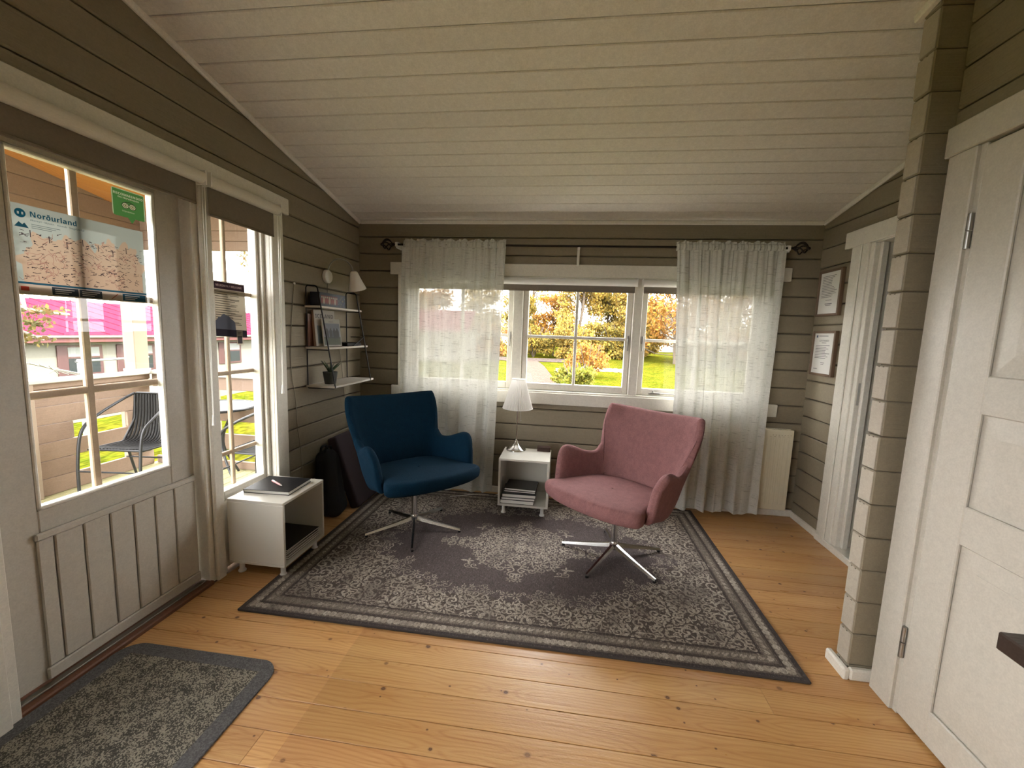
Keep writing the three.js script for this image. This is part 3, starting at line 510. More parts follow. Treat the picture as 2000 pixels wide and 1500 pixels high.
// ------------------------------------------------------------------ rug
const RUG = [-1.695, 1.182, -3.835, -1.92], RUGH = 0.011;
const rugTex = canvasTex(2048, 1364, (x, w, h) => {
  seed = 23; const sc = w / 2.877, W2 = w / 2, H2 = h / 2;
  x.fillStyle = '#4e443f'; x.fillRect(0, 0, w, h);
  const inField = (X, Y, k = 1) => { const a = Math.atan2(Y / 0.62, X / 1.02), l = 1 + 0.05 * Math.cos(a * 16) + 0.03 * Math.cos(a * 6); return Math.pow(X / (1.03 * l * k), 2.1) + Math.pow(Y / (0.62 * l * k), 2.1) < 1; };
  const inMed = (X, Y, k = 1) => { const a = Math.atan2(Y / 0.9, X), r = Math.hypot(X, Y / 0.9), l = 0.4 * (1 + 0.14 * Math.cos(a * 8) + 0.07 * Math.cos(a * 16)); return r < l * k || (Y < 0.07 * k && X > 0.4 && X < 0.62 * k && Y < (0.64 * k - X) * 0.6); };
  // field ground
  x.fillStyle = '#524847'; x.beginPath(); for (let i = 0; i <= 240; i++) { const a = i / 240 * 6.2832; let r = 0.2; while (inField(Math.abs(r * Math.cos(a)), Math.abs(r * Math.sin(a)))) r += 0.006; x.lineTo(W2 + r * Math.cos(a) * sc, H2 + r * Math.sin(a) * sc); } x.fill();
  const light = ['#a0968a', '#aaa094', '#968c80'];
  const mirror = (f) => { for (const a of [1, -1]) for (const b of [1, -1]) { x.save(); x.translate(W2, H2); x.scale(a * sc, b * sc); f(); x.restore(); } };
  const curl = (cx, cy, r, a0, dir) => { x.beginPath(); for (let i = 0; i <= 22; i++) { const f = i / 22, a = a0 + dir * f * 7.2, q = r * (1 - f * 0.86); x.lineTo(cx + Math.cos(a) * q, cy + Math.sin(a) * q); } x.lineWidth = r * 0.27; x.stroke(); };
  const leaf = (cx, cy, l, a) => { x.save(); x.translate(cx, cy); x.rotate(a); x.beginPath(); x.moveTo(0, 0); x.quadraticCurveTo(l * 0.5, l * 0.34, l, 0); x.quadraticCurveTo(l * 0.5, -l * 0.34, 0, 0); x.fill(); x.restore(); };
  const flower = (cx, cy, r) => { const n = 7, a0 = rnd(0, 6.28); for (let i = 0; i < n; i++) leaf(cx + Math.cos(a0 + i * 6.283 / n) * r * 0.22, cy + Math.sin(a0 + i * 6.283 / n) * r * 0.22, r, a0 + i * 6.283 / n); };
  const place = (n, test, lo, hi) => { const pts = []; for (let i = 0; i < n; i++) { const X = rnd(0, 1.3), Y = rnd(0, 0.86), r = rnd(lo, hi); if (!test(X, Y) || pts.some((p) => Math.hypot(p[0] - X, p[1] - Y) < (p[2] + r) * 0.68)) continue; pts.push([X, Y, r]); } return pts; };
  const band = (X, Y) => X < 1.265 && Y < 0.785 && !inField(X, Y, 1.02);
  const sets = [[place(26000, band, 0.03, 0.066), 1], [place(9000, (X, Y) => inMed(X, Y, 0.97), 0.024, 0.05), 1], [place(8000, (X, Y) => inField(X, Y, 1.02) && !inField(X, Y, 0.87), 0.016, 0.036), 0.85]];
  for (const [pts, d] of sets) for (const [X, Y, r] of pts) {
    if (rnd() > d) continue; const k = rnd(), c = light[Math.floor(rnd(0, 3))], a = rnd(0, 6.28), b = rnd(0, 6.28), s0 = seed;
    mirror(() => { seed = s0; x.fillStyle = x.strokeStyle = c; x.lineCap = 'round'; if (k < 0.52) { curl(X, Y, r * 0.86, a, k < 0.26 ? 1 : -1); leaf(X + Math.cos(a) * r * 0.8, Y + Math.sin(a) * r * 0.8, r * 0.8, a + 0.9); leaf(X + Math.cos(b) * r * 0.8, Y + Math.sin(b) * r * 0.8, r * 0.6, b); } else if (k < 0.82) flower(X, Y, r * 0.95); else for (let i = 0; i < 4; i++) leaf(X, Y, r * rnd(0.7, 1.25), a + i * 1.5); });
  }
  for (let i = 0; i < 2600; i++) { const X = rnd(0, 1.27), Y = rnd(0, 0.79), l = rnd(0.012, 0.03), a = rnd(0, 6.28), c = light[Math.floor(rnd(0, 3))]; if (!band(X, Y) && !inMed(X, Y, 0.95)) continue; mirror(() => { x.fillStyle = c; leaf(X, Y, l, a); }); }
  // frame lines, guard stripe and scalloped edge
  const rect = (d, lw, c) => { x.strokeStyle = c; x.lineWidth = lw * sc; x.strokeRect(d * sc, d * sc, w - 2 * d * sc, h - 2 * d * sc); };
  rect(0.152, 0.008, '#3a312e'); rect(0.165, 0.004, '#857b6f'); rect(0.115, 0.05, '#6f655c'); rect(0.076, 0.006, '#3a312e'); rect(0.046, 0.05, '#625850');
  const along = (d, step, f) => { for (let s = d; s < 2.877 - d; s += step) { f(s, d, 0); f(s, h / sc - d, Math.PI); } for (let s = d; s < h / sc - d; s += step) { f(d, s, -Math.PI / 2); f(2.877 - d, s, Math.PI / 2); } };
  x.save(); x.scale(sc, sc);
  along(0.05, 0.036, (a, b, r) => { x.fillStyle = light[Math.floor(rnd(0, 3))]; x.beginPath(); x.arc(a, b, 0.0195, 0, 7); x.fill(); });
  along(0.113, 0.042, (a, b, r) => { x.fillStyle = x.strokeStyle = light[Math.floor(rnd(0, 3))]; x.save(); x.translate(a, b); x.rotate(r); leaf(-0.02, 0.012, 0.042, -0.6); leaf(0.0, 0.018, 0.03, -0.9); x.restore(); });
  x.restore(); rect(0.011, 0.022, '#3b3332');
  // woven, worn look: short yarn streaks and rubbed patches
  const im = x.getImageData(0, 0, w, h), d = im.data;
  for (let j = 0; j < h; j++) for (let i = 0; i < w; i++) {
    const o = (j * w + i) * 4, n = noise(i / 2.2, j / 7, 4096, 4096, 51), m = noise(i / 60, j / 90, 4096, 4096, 52), q = noise(i / 3, j / 3, 4096, 4096, 53);
    const L = (d[o] + d[o + 1] + d[o + 2]) / 3, wear = Math.max(0, m - 0.55) * 1.3;
    for (let c = 0; c < 3; c++) { let v = d[o + c]; if (L > 110) v += ([92, 84, 78][c] - v) * Math.min(0.75, wear + (q > 0.82 ? 0.4 : 0)); else if (q > 0.8) v += 26; d[o + c] = Math.max(0, Math.min(255, v * (0.8 + 0.36 * n))); }
  }
  x.putImageData(im, 0, 0);
});
const pile = dataTex(256, 256, (u, v) => 255 * (0.5 * noise(u * 120, v * 60, 120, 60, 61) + 0.5 * noise(u * 128, v * 128, 128, 128, 62)), 0.35, 0.35, false);
{
  const t = thing('rug', 'large faded grey oriental rug under the two armchairs', 'rug'), [a, b, c, d] = RUG, hem = 0.016;
  const top = new THREE.PlaneGeometry(b - a, d - c).rotateX(-Math.PI / 2).translate((a + b) / 2, RUGH, (c + d) / 2);
  part('woven_top', top, std(0xffffff, 0.95, { map: rugTex }), t);
  part('backing', cbox(a + 0.004, b - 0.004, 0.0005, RUGH - 0.0006, c + 0.004, d - 0.004, 0), std(lin(0.05, 0.04, 0.036), 0.95), t);
  const e = 0.006, y = 0.0062; part('bound_edge', [rodTo([a, y, c], [b, y, c], e), rodTo([a, y, d], [b, y, d], e), rodTo([a, y, c], [a, y, d], e), rodTo([b, y, c], [b, y, d], e)], std(lin(0.045, 0.036, 0.034), 0.95), t);
}
// ------------------------------------------------------------------ door mat
{
  const x0 = -2.005, x1 = -1.222, z0 = -1.622, z1 = -0.35, r = 0.09, W = x1 - x0, L = z1 - z0;
  const tex = dataTex(1024, 1536, (u, v) => {
    const X = u * W, Y = v * L, e = Math.min(X, W - X, Y, L - Y);
    const cell = noise(u * W * 240 + v * 20, v * L * 240, 4000, 4000, 71), diag = noise((u * W * 330 + v * L * 160 + 50), (v * L * 330 - u * W * 100 + 500), 9000, 9000, 72), big = noise(u * 26, v * 44, 26, 44, 73);
    if (e < 0.065) { const k = 74 + 36 * cell; return [k * 1.0, k * 0.99, k * 1.0]; }
    const k = 0.5 * cell + 0.5 * diag, m = k + 0.25 * (big - 0.5); const c = m > 0.56 ? 150 : m > 0.44 ? 104 : 66; return [c, c * 0.96, c * 0.87];
  }, 1, 1);
  tex.repeat.set(1, 1);
  const s = new THREE.Shape(); s.absarc(r, r, r, Math.PI, 1.5 * Math.PI); s.absarc(W - r, r, r, 1.5 * Math.PI, 2 * Math.PI); s.absarc(W - r, L - r, r, 0, 0.5 * Math.PI); s.absarc(r, L - r, r, 0.5 * Math.PI, Math.PI);
  const g = new THREE.ExtrudeGeometry(s, { depth: 0.006, bevelEnabled: true, bevelThickness: 0.002, bevelSize: 0.002, bevelSegments: 2, curveSegments: 12 });
  const p = g.attributes.position, uv = g.attributes.uv; for (let i = 0; i < p.count; i++) uv.setXY(i, p.getX(i) / W, p.getY(i) / L);
  g.rotateX(-Math.PI / 2).translate(x0, 0.0022, z1);
  single('door_mat', 'dark grey looped door mat with rounded corners', 'door mat', g, std(0xffffff, 0.98, { map: tex, bumpMap: pile, bumpScale: 0.002 }));
}
// ------------------------------------------------------------------ swivel wing chairs
const weave = dataTex(512, 512, (u, v) => { const a = noise(u * 250, v * 60, 250, 60, 81), b = noise(u * 70, v * 250, 70, 250, 82), c = noise(u * 18, v * 14, 18, 14, 83); const k = 206 + 26 * a + 18 * b + 14 * (c - 0.5); return [k, k, k]; }, 0.36, 0.36);
const weaveBump = dataTex(256, 256, (u, v) => 255 * (0.5 * noise(u * 128, v * 128, 128, 128, 85) + 0.5 * noise(u * 64, v * 64, 64, 64, 86)), 0.18, 0.18, false);
function shellGeometry() {
  const K = [[0, 0, -0.30], [0.25, 0.15, -0.292], [0.42, 0.25, -0.268], [0.52, 0.303, -0.215], [0.6, 0.33, -0.13], [0.7, 0.35, -0.03], [0.85, 0.366, 0.1], [1, 0.37, 0.225]];
  const full = [...K.slice(1).reverse().map(([u, x, z]) => [-u, -x, z]), ...K];
  const curve = (u) => { let i = 0; while (i < full.length - 2 && u > full[i + 1][0]) i++; const p = (k) => full[Math.max(0, Math.min(full.length - 1, k))], [a, b] = [p(i), p(i + 1)], t = (u - a[0]) / (b[0] - a[0]), o = []; for (const c of [1, 2]) { const m0 = (b[c] - p(i - 1)[c]) / ((b[0] - p(i - 1)[0]) || 1) * (b[0] - a[0]), m1 = (p(i + 2)[c] - a[c]) / ((p(i + 2)[0] - a[0]) || 1) * (b[0] - a[0]); o.push((2 * t ** 3 - 3 * t ** 2 + 1) * a[c] + (t ** 3 - 2 * t ** 2 + t) * m0 + (-2 * t ** 3 + 3 * t ** 2) * b[c] + (t ** 3 - t ** 2) * m1); } return o; };
  const sm = (a, b, t) => { t = Math.max(0, Math.min(1, (t - a) / (b - a))); return t * t * (3 - 2 * t); };
  const h = (u) => {
    const a = Math.abs(u); let y = 0.992 + 0.018 * Math.min(1, (a / 0.5) ** 2);
    if (a > 0.49) { const t = (a - 0.49) / 0.045; y = t < 1 ? 0.70 + (y - 0.70) * Math.pow(1 - Math.pow(t, 2.6), 0.75) : 0.70; }
    if (a > 0.525) y = Math.min(y, 0.655 + 0.075 * Math.pow(Math.max(0, 1 - (a - 0.525) / 0.075), 2.2));
    if (a > 0.6) y = 0.655 + 0.075 * sm(0.6, 0.9, a); if (a > 0.9) y -= 0.13 * (1 - Math.sqrt(Math.max(0, 1 - ((a - 0.9) / 0.1) ** 2))); return y;
  }, YBu = (u) => 0.375 + 0.06 * sm(0.6, 1, Math.abs(u));
  const P = (u, y) => { const [x, z] = curve(u), a = Math.abs(u), dx = a < 0.5 ? 0.15 * (a / 0.5) ** 1.2 : 0.15 - 0.05 * sm(0.5, 0.8, a), dz = -0.32 + 0.12 * sm(0.5, 0.9, a), q = y - 0.5, bulge = y > 0.63 && a > 0.2 ? 0.022 * Math.sin(Math.PI * Math.min(1, (y - 0.63) / 0.38)) * sm(0.2, 0.5, a) : 0, tuck = y < 0.5 ? ((0.5 - y) / 0.125) ** 2 * 0.05 : 0; return V((x + Math.sign(u) * (dx * q + bulge)) * (1 - tuck), y, z + dz * q - 0.04 * Math.max(0, y - 0.85) * 2 * (1 - sm(0.2, 0.46, a)) + tuck * 0.5 * (a < 0.5 ? 1 : 0)); };
  const N = 281, M = 34, us = [], S = [0]; for (let i = 0; i < N; i++) us.push(-1 + 2 * i / (N - 1));
  for (let i = 1; i < N; i++) S.push(S[i - 1] + P(us[i], 0.6).distanceTo(P(us[i - 1], 0.6)));
  const edge = us.map((u, i) => [S[i], h(u)]), T = 0.031, R = 0.036, pos = [], uv = [], idx = [];
  const dist = (s, y, yb) => { let d = Math.min(y - yb, s - S[0], S[N - 1] - s); for (let i = 0; i + 1 < N; i++) { const [ax, ay] = edge[i], [bx, by] = edge[i + 1], l = (bx - ax) ** 2 + (by - ay) ** 2, t = Math.max(0, Math.min(1, ((s - ax) * (bx - ax) + (y - ay) * (by - ay)) / l)); d = Math.min(d, Math.hypot(s - ax - t * (bx - ax), y - ay - t * (by - ay))); } return Math.max(0, d); };
  for (const side of [1, -1]) for (let i = 0; i < N; i++) for (let j = 0; j <= M; j++) {
    const u = us[i], w = 0.5 - 0.5 * Math.cos(Math.PI * j / M), YB = YBu(u), y = YB + (h(u) - YB) * (0.35 * j / M + 0.65 * w), p = P(u, y), e = 1e-3;
    const n = P(Math.min(1, u + e), y).sub(P(Math.max(-1, u - e), y)).cross(P(u, y + e).sub(P(u, y - e))).normalize(); // points outwards
    const d = dist(S[i], y, YB), t = T * Math.sqrt(Math.max(0, 1 - (1 - Math.min(d, R) / R) ** 2));
    let k = side > 0 ? t : t * 0.9; if (side < 0) { const sx = S[i] - S[(N - 1) / 2]; k -= 0.007 * Math.exp(-(((y - 0.71) / 0.01) ** 2)) * Math.exp(-((sx / 0.1) ** 4)); k += 0.012 * sm(0, 0.1, d); }
    p.addScaledVector(n, side * k * (n.dot(V(p.x, 0, p.z + 0.02)) > 0 ? 1 : -1)); pos.push(p.x, p.y, p.z); uv.push(S[i], y);
  }
  const at = (s, i, j) => s * N * (M + 1) + i * (M + 1) + j;
  for (let s = 0; s < 2; s++) for (let i = 0; i + 1 < N; i++) for (let j = 0; j < M; j++) { const q = [at(s, i, j), at(s, i + 1, j), at(s, i + 1, j + 1), at(s, i, j + 1)]; if (s) idx.push(q[0], q[1], q[2], q[0], q[2], q[3]); else idx.push(q[0], q[2], q[1], q[0], q[3], q[2]); }
  const g = new THREE.BufferGeometry(); g.setAttribute('position', new THREE.Float32BufferAttribute(pos, 3)); g.setAttribute('uv', new THREE.Float32BufferAttribute(uv, 2)); g.setIndex(idx); g.computeVertexNormals(); return g;
}
function cushionGeometry() {
  const H = [[0, 0.436], [0.12, 0.43], [0.24, 0.408], [0.33, 0.368], [0.372, 0.335], [0.376, 0.29], [0.345, 0.2], [0.325, 0.02], [0.29, -0.15], [0.2, -0.235], [0.08, -0.255]];
  const pts = [...H, ...H.slice(1).reverse().map(([x, z]) => [-x, z])].map(([x, z]) => V(x, 0, z)), c = new THREE.CatmullRomCurve3(pts, true, 'centripetal'), n = 120, ring = c.getSpacedPoints(n).slice(0, n), C = V(0, 0, 0.06);
  const rows = [[0.02, 0], [0.5, -0.004], [0.85, 0.0], [0.95, 0.008], [0.985, 0.02], [1, 0.045], [1, 0.07], [0.985, 0.09], [0.955, 0.101], [0.9, 0.106], [0.75, 0.112], [0.5, 0.112], [0.25, 0.108], [0.02, 0.107]], pos = [], uv = [], idx = [];
  rows.forEach(([k, y]) => { for (let i = 0; i < n; i++) { const p = ring[i].clone().sub(C).multiplyScalar(k).add(C); pos.push(p.x, 0.422 + y + (p.z - 0.3) * 0.07, p.z); uv.push(p.x, p.z + y); } });
  for (let r = 0; r + 1 < rows.length; r++) for (let i = 0; i < n; i++) { const a = r * n + i, b = r * n + (i + 1) % n, d = a + n, e = b + n; idx.push(a, b, d, b, e, d); }
  const g = new THREE.BufferGeometry(); g.setAttribute('position', new THREE.Float32BufferAttribute(pos, 3)); g.setAttribute('uv', new THREE.Float32BufferAttribute(uv, 2)); g.setIndex(idx); g.computeVertexNormals(); return g;
}
function starLeg(a) { // tapered flat arm of the star base, drooping to the floor
  const g = new THREE.BoxGeometry(1, 1, 1, 12, 1, 1).toNonIndexed(), p = g.attributes.position;
  for (let i = 0; i < p.count; i++) { const f = p.getX(i) + 0.5, hi = p.getY(i) > 0 ? 1 : 0, s = p.getZ(i), x = 0.018 + f * 0.352, mid = 0.088 - 0.066 * Math.pow(f, 0.85), th = 0.026 - 0.013 * f, w = (0.034 - 0.012 * f) * (hi ? 0.55 : 1); p.setXYZ(i, x, mid + (hi - 0.5) * th, s * w); }
  g.computeVertexNormals(); return g.rotateY(a);
}
const shellG = shellGeometry(), cushionG = cushionGeometry();
function wingChair(label, mat, pos, turn, legTurn) {
  const t = thing('swivel_armchair', label, 'armchair', pos, turn, 'swivel wing armchairs');
  part('wing_shell', shellG, mat, t); part('seat_cushion', cushionG, mat, t);
  part('column', lathe([[0.001, 0.06], [0.03, 0.06], [0.031, 0.1], [0.026, 0.112], [0.0225, 0.12], [0.0225, 0.27], [0.03, 0.275], [0.031, 0.41], [0.001, 0.41]], 24), mChrome, t);
  part('seat_plate', cbox(-0.11, 0.11, 0.4, 0.418, -0.1, 0.14, 0.004), mBlackMetal, t);
  for (let k = 0; k < 5; k++) { const a = legTurn - turn + k * Math.PI * 0.4, l = part('base_arm', starLeg(a), mChrome, t); part('glide', cyl(0.011, 0.011, 0.012, Math.cos(a) * 0.36, 0.0, -Math.sin(a) * 0.36, 12), mBlackMetal, l); }
  return t;
}
const fabric = (c, s) => phy(c, 0.9, { map: weave, bumpMap: weaveBump, bumpScale: 0.0012, specularIntensity: 0.25, sheen: 0.22, sheenColor: s, sheenRoughness: 0.5 });
wingChair('dusty pink fabric swivel armchair in front of the radiator', fabric(lin(0.32, 0.155, 0.157), lin(0.5, 0.34, 0.34)), [0.397, RUGH, -2.881], -41 * Math.PI / 180, 93 * Math.PI / 180);
wingChair('dark teal blue fabric swivel armchair below the wall shelf', fabric(lin(0.0015, 0.021, 0.045), lin(0.004, 0.06, 0.11)), [-1.11, RUGH, -3.016], 48.1 * Math.PI / 180, 1 * Math.PI / 180 + 4 * Math.PI * 0.4 - 8 * Math.PI / 180 + 0.12);

// ------------------------------------------------------------------ white cube tables
function cubeTable(label, pos, turn) { // opening faces local +z; width 0.42, depth 0.37
  const t = thing('cube_table', label, 'side table', pos, turn, 'white cube side tables'), w = 0.213, y0 = 0.078, y1 = 0.49, d = 0.37, k = 0.018;
  part('top_panel', cbox(-w, w, y1 - k, y1, -d, 0, 0.002), mLacquer, t); part('bottom_panel', cbox(-w, w, y0, y0 + k, -d, 0, 0.002), mLacquer, t);
  for (const s of [-1, 1]) part('side_panel', cbox(s * w, s * (w - k), y0 + k, y1 - k, -d, 0, 0.002), mLacquer, t);
  part('back_panel', cbox(-w + k, w - k, y0 + k, y1 - k, -d + 0.004, -d + 0.012, 0), mLacquer, t);
  for (const sx of [-1, 1]) for (const z of [-0.045, -d + 0.045]) part('foot', lathe([[0.001, 0], [0.022, 0], [0.023, 0.008], [0.015, 0.02], [0.0145, y0], [0.001, y0]], 18).translate(sx * (w - 0.048), 0, z), mWhitePlastic, t);
  return t;
}
cubeTable('white cube side table holding the lamp between the armchairs', [-0.305, RUGH, -3.395], 0);
cubeTable('white cube side table holding the guest book beside garden door', [-1.632, 0, -2.428], Math.PI / 2);
const coverMat = (r, g, b, rough = 0.45) => std(lin(r, g, b), rough);
function closedBook(name, label, pos, turn, w, d, h, cover, group, pagesInset = 0.004) { // lies flat, spine at local -x... pages seen on +z and +x
  const t = thing(name, label, 'book', pos, turn, group), c = Math.min(0.003, h * 0.18);
  part('cover', [cbox(-w / 2, w / 2, h - c, h, -d / 2, d / 2, 0.0008), cbox(-w / 2, w / 2, 0, c, -d / 2, d / 2, 0.0008), cbox(-w / 2, -w / 2 + c, c, h - c, -d / 2, d / 2, 0)], cover, t);
  part('pages', cbox(-w / 2 + c, w / 2 - pagesInset, c, h - c, -d / 2 + pagesInset, d / 2 - pagesInset, 0), mPaper, t); return t;
}
closedBook('guest_book', 'black covered guest book lying on table by door', [-1.83, 0.49, -2.45], -0.06 - Math.PI, 0.3, 0.25, 0.024, mBlackCover).rotation.y = 0.05;
{
  const t = thing('ballpoint_pen', 'pink ballpoint pen lying on the black guest book', 'pen', [-1.835, 0.521, -2.44], -0.53);
  part('barrel', new THREE.CylinderGeometry(0.0065, 0.0065, 0.115, 12).rotateZ(Math.PI / 2).translate(-0.005, 0, 0), std(lin(0.75, 0.28, 0.28), 0.35), t);
  part('tip', new THREE.CylinderGeometry(0.0065, 0.002, 0.022, 12).rotateZ(Math.PI / 2).translate(0.063, 0, 0), mSteel, t);
  part('clip', cbox(-0.06, -0.02, 0.005, 0.008, -0.0025, 0.0025, 0.001), mSteel, t);
}
{ // magazines lying inside the table by the door
  const cols = [[0.09, 0.08, 0.07], [0.35, 0.3, 0.25], [0.03, 0.03, 0.035], [0.2, 0.18, 0.17], [0.015, 0.014, 0.013]], what = ['bottom', 'second', 'third', 'fourth', 'topmost black']; let y = 0.097;
  cols.forEach((c, i) => { const h = [0.016, 0.012, 0.014, 0.011, 0.01][i]; closedBook('magazine', `${what[i]} magazine of the stack inside table by door`, [-1.79 + rnd(-0.006, 0.004), y, -2.44 + rnd(-0.012, 0.012)], rnd(-0.03, 0.03), 0.27, 0.33, h, coverMat(...c), 'magazines in the door side table', 0.002); y += h + 0.0005; });
}
{ // books inside the lamp table
  const list = [[0.034, [0.018, 0.016, 0.016], 'thick bottom book with pale pages in lamp table'], [0.022, [0.02, 0.018, 0.02], 'second dark book in the lamp table'], [0.03, [0.03, 0.035, 0.042], 'third grey black book in the lamp table'], [0.014, [0.05, 0.018, 0.015], 'thin dark red book near top of lamp table pile'], [0.02, [0.012, 0.013, 0.016], 'topmost glossy black book in the lamp table']]; let y = RUGH + 0.0965;
  list.forEach(([h, c, label], i) => { closedBook('book', label, [-0.355 + i * 0.006, y, -3.53 - (i > 2 ? 0.025 : 0)], -Math.PI / 2 + [0.0, 0.02, 0.03, -0.02, -0.05][i], i > 2 ? 0.22 : 0.25, i > 2 ? 0.27 : 0.285, h, coverMat(...c, i > 2 ? 0.2 : 0.5), 'books in the lamp table', 0.003); y += h + 0.0005; });
}
{
  const t = thing('small_box', 'little dark brown wooden box at back of lamp table', 'box', [-0.155, RUGH + 0.486, -3.718]);
  part('box_body', cbox(-0.062, 0.055, 0, 0.03, -0.03, 0.03, 0.002), std(lin(0.05, 0.022, 0.014), 0.5), t); part('lid', cbox(-0.064, 0.057, 0.0305, 0.043, -0.032, 0.032, 0.003), std(lin(0.045, 0.02, 0.013), 0.5), t);
}
{ // table lamp with pleated shade
  const t = thing('table_lamp', 'silver table lamp with white pleated shade', 'table lamp', [-0.408, RUGH + 0.486, -3.69]);
  part('foot', lathe([[0.001, 0], [0.086, 0], [0.09, 0.006], [0.086, 0.016], [0.07, 0.024], [0.062, 0.036], [0.04, 0.046], [0.034, 0.058], [0.02, 0.066], [0.016, 0.084], [0.01, 0.09], [0.007, 0.104]], 40), mChrome, t);
  part('stem', cyl(0.006, 0.006, 0.42, 0, 0.1, 0, 14), mChrome, t); part('socket', cyl(0.016, 0.016, 0.05, 0, 0.47, 0, 16), mWhitePlastic, t);
  const mShade = phy(lin(0.84, 0.82, 0.79), 0.9, { transmission: 0.35, thickness: 0, side: THREE.DoubleSide, specularIntensity: 0.2 });
  const sh = sheet((u, v) => { const a = u * Math.PI * 2, r = 0.134 - 0.076 * Math.pow(v, 0.92) + 0.0032 * (((u * 44) % 1) < 0.5 ? 1 : -1) * 0.8 * Math.sin(u * 44 * 6.283) ** 2; return [Math.cos(a) * r, 0.385 + v * 0.262, Math.sin(a) * r]; }, 352, 6);
  const s = part('pleated_shade', sh, mShade, t); part('rim', [new THREE.TorusGeometry(0.134, 0.003, 6, 48).rotateX(Math.PI / 2).translate(0, 0.386, 0), new THREE.TorusGeometry(0.058, 0.003, 6, 36).rotateX(Math.PI / 2).translate(0, 0.647, 0)], mWhitePlastic, s);
  part('pull_switch', [rodTo([0.02, 0.48, 0.01], [0.034, 0.28, 0.012], 0.0015, 6), new THREE.SphereGeometry(0.005, 8, 6).translate(0.034, 0.277, 0.012)], mSteel, t);
  part('cord', tube([[-0.02, 0.006, -0.08], [-0.03, -0.02, -0.12], [-0.05, -0.25, -0.17], [-0.15, -0.47, -0.13], [-0.35, -0.482, -0.1], [-0.6, -0.482, 0.02]], 0.003, 40, 6), mWhitePlastic, t);
}
// ------------------------------------------------------------------ wall shelf, its contents and the wall lamp
{
  const t = thing('wall_shelf', 'black wire ladder wall shelf with three white boards', 'shelf'), r = 0.0052;
  for (const z of [-3.045, -3.64]) part('ladder_side', [tube([[-1.995, 1.07, z], [-1.995, 1.4, z], [-1.995, 1.835, z], [-1.985, 1.853, z], [-1.92, 1.853, z], [-1.9, 1.835, z], [-1.83, 1.45, z], [-1.767, 1.078, z], [-1.78, 1.068, z], [-1.985, 1.064, z], [-1.995, 1.07, z]], r, 160, 8, false, 0.05), rodTo([-1.995, 1.682, z], [-1.872, 1.682, z], r * 0.8), rodTo([-1.995, 1.365, z], [-1.817, 1.365, z], r * 0.8)], mBlackMetal, t);
  const mShelf = std(lin(0.62, 0.58, 0.53), 0.45);
  for (const [y, x] of [[1.687, -1.878], [1.37, -1.822], [1.071, -1.768]]) part('shelf_board', cbox(-2.004, x, y, y + 0.016, -3.70, -3.035, 0.002), mShelf, t);
  part('book_support', tube([[-1.99, 1.387, -3.44], [-1.9, 1.39, -3.45], [-1.83, 1.39, -3.46], [-1.83, 1.46, -3.63], [-1.95, 1.46, -3.63]], 0.004, 40, 6, false, 0.1), mBlackMetal, t);
}
const boxTex = canvasTex(512, 160, (x, w, h) => {
  seed = 8; x.fillStyle = '#1c2644'; x.fillRect(0, 0, w, h); for (let i = 0; i < 9; i++) { const a = 40 + i * 36; x.fillStyle = i % 3 === 1 ? '#c9b4a0' : '#8f2a26'; x.beginPath(); x.ellipse(a, 92, 18, 44, 0, 0, 7); x.fill(); x.fillStyle = '#d9c4ac'; x.beginPath(); x.arc(a, 52, 12, 0, 7); x.fill(); x.fillStyle = '#a8322a'; x.fillRect(a - 11, 34, 22, 12); }
  for (let i = 0; i < 40; i++) { x.fillStyle = ['#34507a', '#274a52', '#8a7a52'][i % 3]; x.fillRect(rnd(360, 505), rnd(10, 145), rnd(8, 26), rnd(6, 22)); }
});
function facing(name, label, cat, w, h, d, tex, sideMat, group) { // slab whose printed face looks along local +z, base at y 0
  const t = thing(name, label, cat, [0, 0, 0], 0, group); part('body', cbox(-w / 2, w / 2, 0, h, -d, 0, 0.0015), sideMat, t);
  part('front_print', new THREE.PlaneGeometry(w - 0.002, h - 0.002).translate(0, h / 2, 0.0006), std(lin(0.6, 0.6, 0.6), 0.45, { map: tex }), t); return t;
}
